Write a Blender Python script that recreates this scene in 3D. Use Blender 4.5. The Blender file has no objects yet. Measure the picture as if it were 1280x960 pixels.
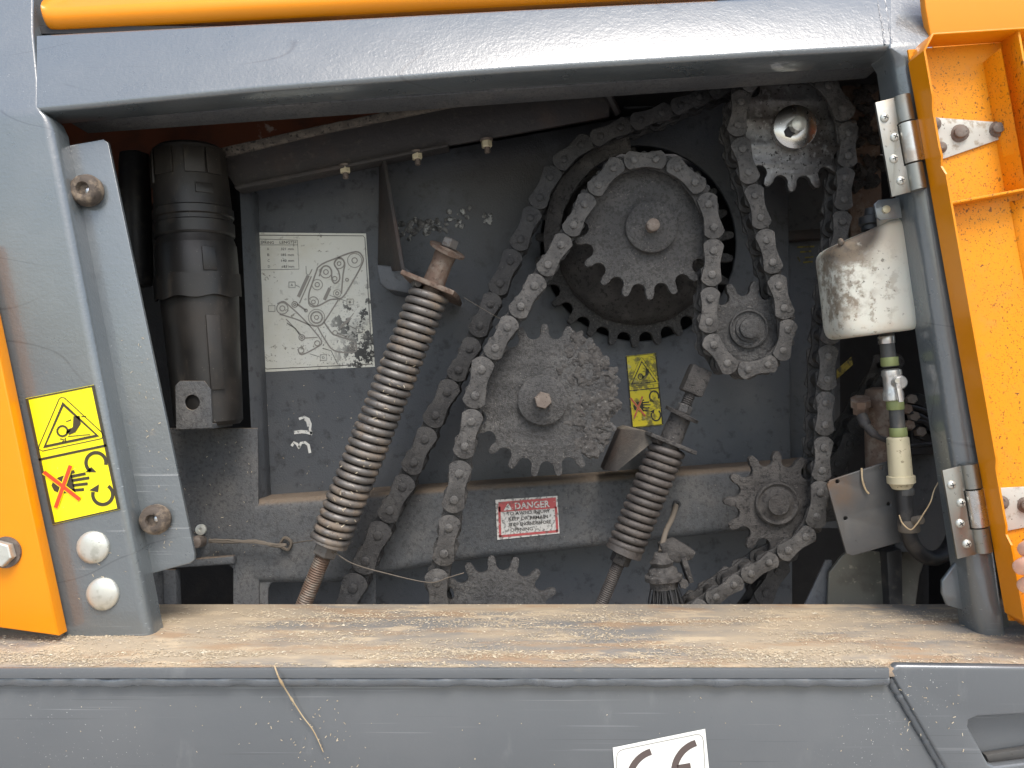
import bpy, bmesh, math, random
from mathutils import Vector, Matrix, noise
random.seed(7)
R = math.radians
scene = bpy.context.scene
col = scene.collection

# ------------------------------------------------------------------ camera, sky, sun, exposure
# 1 photo pixel = 1 mm on the plane Y = 0 (front of the steel frame); the camera stands 0.96 m before it.
CAMD = 0.96
cam = bpy.data.cameras.new('camera'); cam.sensor_width = 36; cam.lens = 36 * 960 / 1280
cam.clip_start = 0.02; cam.clip_end = 400
co = bpy.data.objects.new('camera', cam); col.objects.link(co)
co.location = (0, -CAMD, 0); co.rotation_euler = (R(90), 0, 0)
scene.camera = co

SUN = Vector((0.18, -0.66, 1.05)).normalized()
w = bpy.data.worlds.new('World'); scene.world = w; w.use_nodes = True
wn = w.node_tree.nodes; bg = wn['Background']
sky = wn.new('ShaderNodeTexSky'); sky.sky_type = 'NISHITA'; sky.sun_disc = False
sky.sun_elevation = math.asin(SUN.z); sky.sun_rotation = math.atan2(SUN.x, SUN.y)
sky.air_density = 1.3; sky.dust_density = 3.0; sky.ozone_density = 0.5
w.node_tree.links.new(sky.outputs[0], bg.inputs[0]); bg.inputs[1].default_value = 0.15
sl = bpy.data.lights.new('sun', 'SUN'); sl.energy = 1.5; sl.angle = R(24); sl.color = (1, .98, .955)
so = bpy.data.objects.new('sun', sl); col.objects.link(so)
so.rotation_euler = (-SUN).to_track_quat('-Z', 'Y').to_euler(); so.location = (0.6, -1.6, 1.6)
vs = scene.view_settings; vs.view_transform = 'Standard'; vs.look = 'None'; vs.gamma = 1; vs.use_curve_mapping = False
vs.exposure = 0.92

# ------------------------------------------------------------------ helpers
def S(Y): return (CAMD + Y) / 960.0
def P(px, py, Y=0.0):
    s = S(Y); return Vector(((px - 640) * s, Y, (480 - py) * s))

ORIG = {}
def thing(name, label, cat, loc, group=None):
    o = bpy.data.objects.new(name, None); col.objects.link(o); o.location = loc
    o.empty_display_size = .02
    o['label'] = label; o['category'] = cat
    if group: o['group'] = group
    ORIG[o] = Vector(loc)
    return o
def attach(o, parent):
    o.parent = parent
    if parent in ORIG: o.matrix_parent_inverse = Matrix.Translation(-ORIG[parent])
def mesh_obj(name, me, mat, parent=None, smooth=40):
    if mat is not None:
        me.materials.clear(); me.materials.append(mat)
    if smooth is None: me.shade_flat()
    else:
        me.shade_smooth(); me.set_sharp_from_angle(angle=R(smooth))
    o = bpy.data.objects.new(name, me); col.objects.link(o)
    if parent is not None: attach(o, parent)
    return o
def tag(o, label, cat, group=None, kind=None):
    o['label'] = label; o['category'] = cat
    if group: o['group'] = group
    if kind: o['kind'] = kind
    return o

class MB:
    def __init__(s): s.bm = bmesh.new()
    def face(s, pts):
        return s.bm.faces.new([s.bm.verts.new(p) for p in pts])
    def loft(s, rings, closed=True, caps=True):
        vr = [[s.bm.verts.new(p) for p in r] for r in rings]
        n = len(vr[0])
        for a, b in zip(vr, vr[1:]):
            for i in range(n if closed else n - 1):
                j = (i + 1) % n
                s.bm.faces.new((a[i], a[j], b[j], b[i]))
        if caps and closed:
            s.bm.faces.new(list(reversed(vr[0]))); s.bm.faces.new(vr[-1])
        return s
    def prism(s, pts, vec, bevel=0, seg=2):
        b2 = bmesh.new()
        vec = Vector(vec)
        f = [b2.verts.new(p) for p in pts]; g = [b2.verts.new(Vector(p) + vec) for p in pts]
        b2.faces.new(f); b2.faces.new(list(reversed(g)))
        n = len(f)
        for i in range(n):
            j = (i + 1) % n; b2.faces.new((f[j], f[i], g[i], g[j]))
        bmesh.ops.recalc_face_normals(b2, faces=b2.faces)
        if bevel:
            bmesh.ops.bevel(b2, geom=list(b2.edges), offset=bevel, segments=seg, profile=.5, affect='EDGES', clamp_overlap=True)
        s.join(b2); return s
    def box(s, c, size, rot=None, bevel=0):
        sx, sy, sz = [v / 2 for v in size]; c = Vector(c); m = rot or Matrix.Identity(3)
        pts = [c + m @ Vector(q) for q in ((-sx, -sy, -sz), (sx, -sy, -sz), (sx, -sy, sz), (-sx, -sy, sz))]
        return s.prism(pts, m @ Vector((0, 2 * sy, 0)), bevel)
    def join(s, b2):
        me = bpy.data.meshes.new('t'); b2.to_mesh(me); b2.free(); s.bm.from_mesh(me); bpy.data.meshes.remove(me)
    def tube(s, pts, rad, n=10, caps=True):
        pts = [Vector(p) for p in pts]
        if not isinstance(rad, (list, tuple)): rad = [rad] * len(pts)
        t0 = (pts[1] - pts[0]).normalized()
        u = t0.orthogonal().normalized(); rings = []
        for i, p in enumerate(pts):
            t = (pts[min(i + 1, len(pts) - 1)] - pts[max(i - 1, 0)]).normalized()
            u = (u - t * u.dot(t)).normalized(); v = t.cross(u)
            rings.append([p + (u * math.cos(a) + v * math.sin(a)) * rad[i] for a in [2 * math.pi * k / n for k in range(n)]])
        return s.loft(rings, True, caps)
    def lathe(s, p0, axis, prof, n=24, caps=True):
        ax = Vector(axis).normalized(); u = ax.orthogonal().normalized(); v = ax.cross(u); p0 = Vector(p0)
        rings = [[p0 + ax * t + (u * math.cos(a) + v * math.sin(a)) * max(r, 1e-5) for a in [2 * math.pi * k / n for k in range(n)]] for t, r in prof]
        return s.loft(rings, True, caps)
    def blob(s, c, r, amp=.3, fr=60, squash=(1, 1, 1), sub=3, seed=0):
        b2 = bmesh.new(); bmesh.ops.create_icosphere(b2, subdivisions=sub, radius=1)
        for vtx in b2.verts:
            d = vtx.co.normalized(); q = Vector((d.x * squash[0], d.y * squash[1], d.z * squash[2])) * r
            k = 1 + amp * noise.noise(Vector(c) * 37 + q * fr + Vector((seed, 0, 0)))
            vtx.co = Vector(c) + q * k
        s.join(b2); return s
    def jitter(s, amp, fr):
        for vtx in s.bm.verts:
            vtx.co += noise.noise_vector(vtx.co * fr) * amp
        return s
    def build(s, name, mat, parent=None, smooth=40, recalc=True):
        if recalc: bmesh.ops.recalc_face_normals(s.bm, faces=s.bm.faces)
        me = bpy.data.meshes.new(name); s.bm.to_mesh(me); s.bm.free()
        return mesh_obj(name, me, mat, parent, smooth)

def curve_mesh(outlines, thick, bevel=0.0, res=2):
    """2-D outlines (holes included) -> plate mesh lying in XZ, front towards -Y, centred on Y=0"""
    cu = bpy.data.curves.new('t', 'CURVE'); cu.dimensions = '2D'; cu.fill_mode = 'BOTH'
    cu.extrude = max(thick / 2 - bevel, 1e-5); cu.bevel_depth = bevel; cu.bevel_resolution = res; cu.offset = -bevel
    for o in outlines:
        sp = cu.splines.new('POLY'); sp.points.add(len(o) - 1)
        for q, (x, y) in zip(sp.points, o): q.co = (x, y, 0, 1)
        sp.use_cyclic_u = True
    ob = bpy.data.objects.new('t', cu); me = bpy.data.meshes.new_from_object(ob)
    bpy.data.objects.remove(ob); bpy.data.curves.remove(cu)
    for v in me.vertices: v.co = (v.co.x, -v.co.z, v.co.y)
    bm = bmesh.new(); bm.from_mesh(me); bmesh.ops.remove_doubles(bm, verts=bm.verts, dist=1e-6)
    bmesh.ops.recalc_face_normals(bm, faces=bm.faces); bm.to_mesh(me); bm.free()
    return me
def circ(cx, cy, r, n=20, a0=0, a1=360, ry=None):
    full = abs(a1 - a0) >= 360
    m = n if full else n + 1
    return [(cx + r * math.cos(R(a0 + (a1 - a0) * k / n)), cy + (ry or r) * math.sin(R(a0 + (a1 - a0) * k / n))) for k in range(m)]
def plate(name, outlines, Y, thick, mat, parent=None, bevel=.0015, smooth=40):
    """plate parallel to the frame: outlines in photo px on the plane Y (its front)"""
    s = S(Y)
    o2 = [[((x - 640) * s, (480 - y) * s) for x, y in o] for o in outlines]
    me = curve_mesh(o2, thick, bevel)
    for v in me.vertices: v.co.y += Y + thick / 2
    return mesh_obj(name, me, mat, parent, smooth)
def ribbon(mb, pts, wpx, Y, closed=False):
    """flat printed line (px) on plane Y"""
    n = len(pts); L = []; Rr = []
    for i in range(n):
        a = Vector(pts[(i - 1) % n] if (closed or i > 0) else pts[i]); b = Vector(pts[(i + 1) % n] if (closed or i < n - 1) else pts[i])
        d = (b - a)
        if d.length < 1e-6: d = Vector((1, 0))
        d.normalize(); nn = Vector((-d.y, d.x)) * wpx / 2; c = Vector(pts[i])
        L.append(c + nn); Rr.append(c - nn)
    for i in range(n if closed else n - 1):
        j = (i + 1) % n
        mb.face([P(*L[i], Y), P(*L[j], Y), P(*Rr[j], Y), P(*Rr[i], Y)])
def face_cam(mb):
    bmesh.ops.recalc_face_normals(mb.bm, faces=mb.bm.faces)
    for f in mb.bm.faces:
        f.normal_update()
        if f.normal.y > 0: f.normal_flip()
def flat(name, mat, parent, polys=(), lines=(), Y=0):
    mb = MB()
    for p in polys: mb.face([P(x, y, Y) for x, y in p])
    for l in lines: ribbon(mb, l[0], l[1], Y, l[2] if len(l) > 2 else False)
    face_cam(mb)
    return mb.build(name, mat, parent, None, recalc=False)
def text(name, body, hpx, org, right, Y, mat, parent, bold=0.0):
    cu = bpy.data.curves.new('t', 'FONT'); cu.body = body; cu.size = 1; cu.offset = bold; cu.resolution_u = 2
    ob = bpy.data.objects.new('t', cu); me = bpy.data.meshes.new_from_object(ob)
    bpy.data.objects.remove(ob); bpy.data.curves.remove(cu)
    xs = [v.co.x for v in me.vertices]; wd = max(xs) - min(xs); x0 = min(xs)
    r = Vector(right); L = r.length; rx = r / L; up = Vector((rx.y, -rx.x))
    for v in me.vertices:
        u = (v.co.x - x0) / wd * L; t = v.co.y / .7 * hpx
        q = Vector(org) + rx * u + up * t
        v.co = P(q.x, q.y, Y)
    bm = bmesh.new(); bm.from_mesh(me)
    for f in bm.faces:
        f.normal_update()
        if f.normal.y > 0: f.normal_flip()
    bm.to_mesh(me); bm.free()
    return mesh_obj(name, me, mat, parent, None)
def hexnut(name, p0, axis, r, h, mat, parent, n=6):
    mb = MB(); mb.lathe(p0, axis, [(0, r * .93), (h * .12, r), (h * .88, r), (h, r * .9), (h, 0)], n)
    return mb.build(name, mat, parent, None)
def path_smooth(pts, k=6):
    """Catmull-Rom through 3-D points"""
    pts = [Vector(p) for p in pts]; out = []
    for i in range(len(pts) - 1):
        p0 = pts[max(i - 1, 0)]; p1 = pts[i]; p2 = pts[i + 1]; p3 = pts[min(i + 2, len(pts) - 1)]
        for j in range(k):
            t = j / k
            out.append(.5 * ((2 * p1) + (p2 - p0) * t + (2 * p0 - 5 * p1 + 4 * p2 - p3) * t * t + (3 * p1 - p0 - 3 * p2 + p3) * t ** 3))
    out.append(pts[-1]); return out

# ------------------------------------------------------------------ materials
def nd(nt, t, ins=None, **pr):
    n = nt.nodes.new(t)
    for k, v in pr.items(): setattr(n, k, v)
    for k, v in (ins or {}).items():
        if hasattr(v, 'is_output'): nt.links.new(v, n.inputs[k])
        else: n.inputs[k].default_value = v
    return n
def math_(nt, op, a, b=None, c=None, clamp=False):
    n = nt.nodes.new('ShaderNodeMath'); n.operation = op; n.use_clamp = clamp
    for i, v in enumerate((a, b, c)):
        if v is None: continue
        if hasattr(v, 'is_output'): nt.links.new(v, n.inputs[i])
        else: n.inputs[i].default_value = v
    return n.outputs[0]
def smooth(nt, v, lo, hi):
    n = nt.nodes.new('ShaderNodeMapRange'); n.interpolation_type = 'SMOOTHSTEP'
    nt.links.new(v, n.inputs[0]); n.inputs[1].default_value = lo; n.inputs[2].default_value = hi
    n.inputs[3].default_value = 0; n.inputs[4].default_value = 1
    return n.outputs[0]
def mk(name, base, rough=.5, metal=0.0, layers=(), bump=None, coat=0.0, rvar=.12, spec=.5, sss=0, wave=None):
    m = bpy.data.materials.new(name); m.use_nodes = True; nt = m.node_tree
    b = nt.nodes['Principled BSDF']
    geo = nd(nt, 'ShaderNodeNewGeometry'); pos = geo.outputs['Position']
    colr = nd(nt, 'ShaderNodeRGB').outputs[0]; colr.default_value = (*base, 1)
    rg = None
    n0 = nd(nt, 'ShaderNodeTexNoise', {'Vector': pos, 'Scale': 23.0, 'Detail': 5.0, 'Roughness': .65})
    rg = math_(nt, 'MULTIPLY_ADD', n0.outputs['Fac'], rvar * 2, rough - rvar)
    mt = None
    for i, L in enumerate(layers):
        mp = nd(nt, 'ShaderNodeMapping', {'Vector': pos, 'Location': (i * 3.17, i * 1.3, i * 2.1), 'Scale': L.get('st', (1, 1, 1)), 'Rotation': L.get('rot', (0, 0, 0))})
        k = L.get('k', 'noise')
        if k == 'vor':
            t = nd(nt, 'ShaderNodeTexVoronoi', {'Vector': mp.outputs[0], 'Scale': L['s']}); v = t.outputs['Distance']
        else:
            t = nd(nt, 'ShaderNodeTexNoise', {'Vector': mp.outputs[0], 'Scale': L['s'], 'Detail': L.get('d', 6.0), 'Roughness': L.get('r', .62), 'Distortion': L.get('dist', 0.0)}); v = t.outputs['Fac']
        if k == 'line': v = math_(nt, 'ABSOLUTE', math_(nt, 'SUBTRACT', v, .5))
        f = smooth(nt, v, L['lo'], L['hi'])
        if L.get('inv'): f = math_(nt, 'SUBTRACT', 1.0, f)
        if 'up' in L:
            sx = nd(nt, 'ShaderNodeSeparateXYZ', {0: geo.outputs['Normal']})
            f = math_(nt, 'MULTIPLY', f, smooth(nt, sx.outputs[2], *L['up']))
        if 'm' in L:      # second noise mask
            t2 = nd(nt, 'ShaderNodeTexNoise', {'Vector': mp.outputs[0], 'Scale': L['m'][0], 'Detail': 3.0})
            f = math_(nt, 'MULTIPLY', f, smooth(nt, t2.outputs['Fac'], L['m'][1], L['m'][2]))
        if 'at' in L:     # stains and painted shade round a place
            c, r0, r1 = L['at']
            d = nd(nt, 'ShaderNodeVectorMath', {0: pos, 1: c}, operation='DISTANCE')
            f = math_(nt, 'MULTIPLY', f, math_(nt, 'SUBTRACT', 1.0, smooth(nt, d.outputs['Value'], r0, r1)))
        f = math_(nt, 'MULTIPLY', f, L.get('a', 1.0))
        mx = nd(nt, 'ShaderNodeMix', {0: f, 6: colr, 7: (*L['c'], 1)}, data_type='RGBA')
        colr = mx.outputs[2]
        if L.get('ro') is not None:
            mr = nd(nt, 'ShaderNodeMix', {0: f, 2: rg, 3: L['ro']}, data_type='FLOAT'); rg = mr.outputs[0]
        if metal and L.get('me') is not None:
            mm = nd(nt, 'ShaderNodeMix', {0: f, 3: L['me']}, data_type='FLOAT')
            if mt is None: mm.inputs[2].default_value = metal
            else: nt.links.new(mt, mm.inputs[2])
            mt = mm.outputs[0]
    nt.links.new(colr, b.inputs['Base Color']); nt.links.new(rg, b.inputs['Roughness'])
    if mt is not None: nt.links.new(mt, b.inputs['Metallic'])
    else: b.inputs['Metallic'].default_value = metal
    b.inputs['Specular IOR Level'].default_value = spec
    b.inputs['Coat Weight'].default_value = coat; b.inputs['Coat Roughness'].default_value = .12
    if sss:
        b.inputs['Subsurface Weight'].default_value = sss; b.inputs['Subsurface Scale'].default_value = .01
    nrm = None
    for bb in (bump or ()):
        st, sc, de = bb[:3]
        t = nd(nt, 'ShaderNodeTexNoise', {'Vector': pos, 'Scale': sc, 'Detail': de, 'Roughness': .7})
        bp = nd(nt, 'ShaderNodeBump', {'Strength': st, 'Distance': bb[3] if len(bb) > 3 else .002, 'Height': t.outputs['Fac']})
        if nrm: nt.links.new(nrm, bp.inputs['Normal'])
        nrm = bp.outputs['Normal']
    if nrm: nt.links.new(nrm, b.inputs['Normal'])
    return m

DUST = (.30, .255, .205); GREASE = (.018, .017, .017); BROWN = (.16, .10, .06); STRAW = (.55, .44, .28)
hair = dict(k='line', s=3.0, d=1.0, r=.3, lo=.0, hi=.004, inv=True, c=(.03, .032, .034), a=.5, st=(.8, 1, 2.6), rot=(0, .25, 0), m=(5, .50, .60))
scr = [dict(s=420, d=1, lo=.70, hi=.76, c=(.42, .43, .43), a=.4, st=(.012, .3, 1), rot=(0, .45, 0), m=(1.2, .48, .62)),
       dict(s=420, d=1, lo=.70, hi=.76, c=(.40, .41, .41), a=.4, st=(.016, .3, 1), rot=(0, -.75, 0), m=(1.5, .50, .64)),
       dict(s=380, d=1, lo=.71, hi=.77, c=(.035, .037, .04), a=.55, st=(.010, .3, 1), rot=(0, .12, 0), m=(1.1, .46, .60)),
       dict(s=40, d=6, lo=.66, hi=.72, c=(.24, .20, .15), a=.35, m=(3, .5, .65), ro=.8)]
M = {}
M['paint'] = mk('grey_gloss_paint', (.098, .112, .118), .30, layers=[
    dict(s=9, lo=.45, hi=.75, c=(.130, .141, .143), a=.5, ro=.38), hair, *scr,
    dict(s=420, d=2, lo=.70, hi=.76, c=(.6, .6, .57), a=.8, m=(7, .5, .68))],
    bump=[(.40, 210, 2, .0012), (.2, 26, 2, .003)], coat=1.0, spec=.9)
M['paint_low'] = mk('grey_beam_paint', (.088, .095, .100), .34, layers=[
    dict(s=4, lo=.4, hi=.7, c=(.112, .117, .120), a=.6, ro=.45), *scr,
    dict(s=30, d=8, lo=.58, hi=.75, c=(.18, .185, .185), a=.35, st=(1, 1, .35)),
    dict(s=420, d=2, lo=.69, hi=.75, c=(.62, .62, .58), a=.9, m=(6, .52, .7)),
    dict(s=300, d=2, lo=.74, hi=.78, c=(.03, .03, .03), a=.8, m=(9, .5, .7))],
    bump=[(.12, 260, 2, .001), (.10, 12, 2, .004)], coat=.8, spec=.7)
M['paint_in'] = mk('grey_dusty_inner_paint', (.078, .085, .094), .5, layers=[
    dict(s=6, lo=.42, hi=.72, c=(.118, .120, .122), a=.75, ro=.75),
    dict(s=60, d=8, lo=.52, hi=.72, c=(.028, .027, .028), a=.7),
    dict(s=330, d=3, lo=.66, hi=.72, c=(.25, .23, .2), a=.5, m=(10, .45, .65)),
    dict(s=170, d=3, lo=.70, hi=.76, c=(.012, .012, .012), a=.9),
    dict(s=7, d=7, lo=.28, hi=.52, c=(.020, .020, .021), a=.85, at=(P(700, 230, .325), .10, .30), ro=.35)],  # last layer: dark patch painting the upper panel's shade, mixed with oil grime
    bump=[(.4, 330, 5, .002)], spec=.45)
M['paint_dirty'] = mk('grey_beam_paint_dirty', (.080, .084, .088), .6, layers=[
    dict(s=10, lo=.42, hi=.7, c=(.130, .126, .120), a=.85, ro=.85),
    dict(s=190, d=8, lo=.48, hi=.64, c=(.040, .039, .040), a=.6),
    dict(s=14, d=6, lo=.2, hi=.5, c=(.20, .145, .095), a=.65, up=(.35, .8), ro=.95),
    dict(s=300, d=3, lo=.66, hi=.72, c=(.28, .26, .22), a=.5)],
    bump=[(.7, 300, 6, .0025)], spec=.35)
M['dark'] = mk('dark_oily_steel', (.022, .022, .024), .6, layers=[dict(s=12, lo=.5, hi=.75, c=(.06, .054, .05), a=.7, ro=.8)], bump=[(.4, 90, 6, .003)])
M['rustbeam'] = mk('dark_rusty_angle_steel', (0.0338, 0.0300, 0.0285), .65, layers=[
    dict(s=9, lo=.45, hi=.7, c=(0.0638, 0.0413, 0.0315), a=.8),
    dict(s=90, d=8, lo=.56, hi=.7, c=(0.0750, 0.0638, 0.0525), a=.5),
    dict(s=30, d=8, lo=.2, hi=.5, c=(0.1425, 0.1237, 0.0975), a=.9, up=(.4, .9), ro=.95)], bump=[(.5, 110, 6, .003)])
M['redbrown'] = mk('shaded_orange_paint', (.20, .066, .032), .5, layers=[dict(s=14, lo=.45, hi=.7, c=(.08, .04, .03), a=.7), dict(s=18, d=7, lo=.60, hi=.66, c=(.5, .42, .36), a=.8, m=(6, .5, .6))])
M['orange'] = mk('orange_gloss_paint', (.74, .245, .002), .34, layers=[
    dict(s=160, d=3, lo=.70, hi=.75, c=(.2, .08, .02), a=.8, m=(14, .52, .66)), dict(s=5, lo=.4, hi=.7, c=(.76, .27, .004), a=.6)], bump=[(.05, 200, 2, .001)], coat=.05, spec=.4)
M['orange_in'] = mk('orange_speckled_door_paint', (.72, .27, .004), .45, layers=[
    dict(s=11, lo=.4, hi=.7, c=(.68, .25, .012), a=.8, ro=.6),
    dict(s=55, d=6, lo=.50, hi=.72, c=(.60, .245, .04), a=.5),
    dict(s=200, d=3, lo=.60, hi=.645, c=(.12, .05, .012), a=.85, st=(1, 1, .8), m=(12, .30, .55)),
    dict(s=430, d=2, lo=.60, hi=.65, c=(.18, .075, .015), a=.8, m=(9, .34, .58)),
    dict(s=60, d=3, lo=.70, hi=.73, c=(.05, .03, .02), a=.9)], bump=[(.12, 300, 3, .001)], spec=.3)
M['zinc'] = mk('zinc_plated_steel', (.31, .31, .285), .42, 1.0, layers=[
    dict(s=26, d=6, lo=.45, hi=.68, c=(.30, .27, .22), a=.7, ro=.5), dict(s=160, d=4, lo=.62, hi=.7, c=(.10, .09, .075), a=.7, ro=.8, me=.2)], bump=[(.1, 90, 4, .001)])
M['zinc_shiny'] = mk('polished_zinc_steel', (.55, .54, .52), .27, 1.0, layers=[dict(s=30, d=5, lo=.52, hi=.7, c=(.35, .25, .17), a=.6, ro=.5)])
M['strap'] = mk('whitish_dirty_zinc', (.48, .47, .42), .55, .3, layers=[
    dict(s=90, d=5, lo=.54, hi=.64, c=(.32, .27, .2), a=.7, ro=.8), dict(s=220, d=3, lo=.63, hi=.68, c=(.06, .045, .03), a=.85)], bump=[(.2, 140, 4, .001)])
M['rustbolt'] = mk('rusty_bolt_steel', (.15, .12, .10), .7, .4, layers=[dict(s=90, d=6, lo=.45, hi=.65, c=(.22, .19, .16), a=.7), dict(s=200, d=4, lo=.6, hi=.68, c=(.05, .035, .03), a=.8)], bump=[(.4, 250, 5, .001)])
M['dome'] = mk('galvanised_dome_bolt', (.60, .60, .54), .38, .6, layers=[dict(s=70, d=6, lo=.5, hi=.7, c=(.42, .42, .36), a=.8), dict(s=120, d=4, lo=.66, hi=.7, c=(.1, .09, .07), a=.8)], bump=[(.2, 150, 4, .001)])
M['sprocket'] = mk('dusty_sprocket_steel', (0.0664, 0.0650, 0.0636), .6, .25, layers=[
    dict(s=18, d=7, lo=.42, hi=.68, c=(0.1138, 0.1104, 0.1056), a=.85, ro=.8),
    dict(s=230, d=7, lo=.49, hi=.58, c=(0.0305, 0.0284, 0.0271), a=.6),
    dict(s=420, d=3, lo=.60, hi=.68, c=(0.2438, 0.2234, 0.1963), a=.6, m=(25, .42, .6))],
    bump=[(.9, 420, 6, .003), (.7, 120, 6, .004)])
M['sprocket_shiny'] = mk('worn_sprocket_steel', (0.1500, 0.1462, 0.1425), .40, .7, layers=[
    dict(s=12, d=6, lo=.45, hi=.62, c=(0.0638, 0.0525, 0.0465), a=.85, ro=.55), dict(s=90, d=7, lo=.52, hi=.64, c=(0.2250, 0.2213, 0.2137), a=.8), dict(s=200, d=5, lo=.58, hi=.66, c=(0.0188, 0.0173, 0.0165), a=.8, ro=.9)], bump=[(.4, 160, 7, .002)])
M['sprocket_dark'] = mk('greasy_sprocket_steel', (0.0545, 0.0503, 0.0471), .6, .25, layers=[
    dict(s=26, d=8, lo=.45, hi=.66, c=(0.1032, 0.0957, 0.0883), a=.85, ro=.85), dict(s=170, d=7, lo=.52, hi=.64, c=(0.0165, 0.0149, 0.0149), a=.8),
    dict(s=260, d=4, lo=.66, hi=.72, c=(0.3300, 0.3135, 0.2805), a=.55, m=(14, .5, .62))], bump=[(.9, 380, 7, .004), (.7, 110, 6, .004)])
def chainmat(n, a, b, c):
    return mk(n, a, .55, .35, layers=[dict(s=35, d=6, lo=.42, hi=.66, c=b, a=.85, ro=.75), dict(s=190, d=6, lo=.53, hi=.66, c=c, a=.75), dict(s=480, d=3, lo=.68, hi=.74, c=(.42, .39, .34), a=.5)], bump=[(.7, 420, 6, .002), (.4, 110, 5, .002)])
M['chain'] = chainmat('dusty_chain_steel', (.058, .055, .052), (.120, .113, .105), (.016, .015, .014))
M['chain_pin'] = chainmat('chain_pin_steel', (.085, .081, .076), (.145, .138, .13), (.022, .02, .02))
M['chain_inner'] = chainmat('greasy_inner_link_steel', (.040, .038, .036), (.082, .077, .072), (.012, .011, .011))
M['chain_dark'] = chainmat('oily_chain_steel', (.030, .029, .029), (.056, .054, .052), (.012, .011, .011))
M['spring'] = mk('rust_dusted_spring_steel', (0.1457, 0.1352, 0.1248), .46, .5, layers=[
    dict(s=38, d=6, lo=.45, hi=.66, c=(0.1804, 0.1387, 0.1006), a=.8, ro=.85, me=.0), dict(s=180, d=6, lo=.55, hi=.68, c=(0.0624, 0.0416, 0.0277), a=.8, ro=.9, me=0)], bump=[(.35, 220, 6, .001)])
M['spring_dark'] = mk('dirty_dark_spring_steel', (0.0660, 0.0581, 0.0528), .55, .3, layers=[dict(s=50, d=6, lo=.45, hi=.66, c=(0.1122, 0.0957, 0.0825), a=.8, ro=.85), dict(s=200, d=6, lo=.55, hi=.68, c=(0.0231, 0.0198, 0.0185), a=.8)], bump=[(.5, 200, 7, .002)])
M['rust'] = mk('brown_rust', (0.1350, 0.0885, 0.0638), .75, .2, layers=[dict(s=70, d=6, lo=.45, hi=.65, c=(0.2025, 0.1650, 0.1312), a=.8), dict(s=130, d=6, lo=.55, hi=.68, c=(0.0600, 0.0338, 0.0225), a=.8)], bump=[(.5, 200, 6, .001)])
M['thread'] = mk('rusty_threaded_rod_steel', (.13, .085, .06), .6, .3, layers=[dict(s=60, d=5, lo=.45, hi=.65, c=(.19, .165, .135), a=.8)], bump=[(.2, 200, 4, .001)])
M['canister'] = mk('dusty_black_plastic', (0.0113, 0.0104, 0.0095), .42, layers=[
    dict(s=8, d=6, lo=.42, hi=.72, c=(0.0369, 0.0295, 0.0225), a=.7, ro=.7), dict(s=45, d=8, lo=.55, hi=.7, c=(0.0564, 0.0456, 0.0347), a=.45, st=(1, 1, .4)),
    dict(s=420, d=2, lo=.71, hi=.75, c=(0.2170, 0.1953, 0.1562), a=.7)], bump=[(.12, 100, 5, .001)])
M['black'] = mk('black_rubber', (.014, .014, .015), .5, layers=[dict(s=60, d=5, lo=.5, hi=.72, c=(.07, .06, .05), a=.6, ro=.8)], bump=[(.2, 150, 4, .001)])
M['rubber'] = mk('dusty_brown_rubber', (.075, .058, .045), .75, layers=[dict(s=60, d=6, lo=.45, hi=.65, c=(.26, .2, .14), a=.8), dict(s=150, d=5, lo=.6, hi=.7, c=(.02, .015, .012), a=.8)], bump=[(.5, 150, 6, .002)])
bottle_c = P(1085, 350, .1)
M['bottle'] = mk('milky_plastic', (.52, .515, .45), .42, sss=.1, layers=[
    dict(s=14, d=3, lo=.0, hi=.4, c=(.62, .50, .36), a=.5, at=(P(1110, 272, .06), .03, .085)),
    dict(s=70, d=7, lo=.10, hi=.42, c=(.065, .050, .038), a=.97, at=(P(1052, 282, .05), .040, .060), ro=.8),
    dict(s=60, d=8, lo=.40, hi=.60, c=(.15, .115, .078), a=.85, at=(P(1030, 345, .05), .045, .080), ro=.7),
    dict(s=70, d=5, lo=.52, hi=.62, c=(.16, .125, .085), a=.8, at=(P(1045, 360, .05), .04, .10)),
    dict(s=170, d=4, lo=.62, hi=.68, c=(.06, .05, .04), a=.9, at=(P(1050, 370, .05), .05, .11)),
    dict(s=12, d=5, lo=.45, hi=.7, c=(.5, .4, .28), a=.7, at=(P(1085, 425, .05), .02, .07))])
M['brass'] = mk('dirty_brass', (.55, .49, .33), .45, .3, layers=[dict(s=50, d=5, lo=.5, hi=.68, c=(.55, .48, .33), a=.8, ro=.7, me=.1), dict(s=120, d=5, lo=.62, hi=.7, c=(.12, .08, .04), a=.8)])
M['alu'] = mk('bright_alloy', (.70, .69, .66), .35, .85, layers=[dict(s=60, d=5, lo=.52, hi=.7, c=(.3, .27, .22), a=.7, ro=.7, me=.2)])
M['clampgreen'] = mk('faded_green_clamp', (.22, .25, .10), .5, .2)
M['hose'] = mk('grey_hose_rubber', (.055, .056, .055), .45, layers=[dict(s=40, d=6, lo=.48, hi=.7, c=(.16, .14, .11), a=.7)], bump=[(.2, 150, 4, .001)])
M['greyplate'] = mk('dull_grey_steel_plate', (0.0707, 0.0700, 0.0688), .5, .15, layers=[
    dict(s=14, d=6, lo=.45, hi=.68, c=(0.0967, 0.0911, 0.0818), a=.7), dict(s=9, d=5, lo=.3, hi=.55, c=(0.1339, 0.0707, 0.0279), a=.85, at=(P(1045, 610, .09), .012, .05)), dict(s=160, d=5, lo=.64, hi=.7, c=(0.0298, 0.0260, 0.0223), a=.7)], bump=[(.15, 120, 5, .001)])
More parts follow.
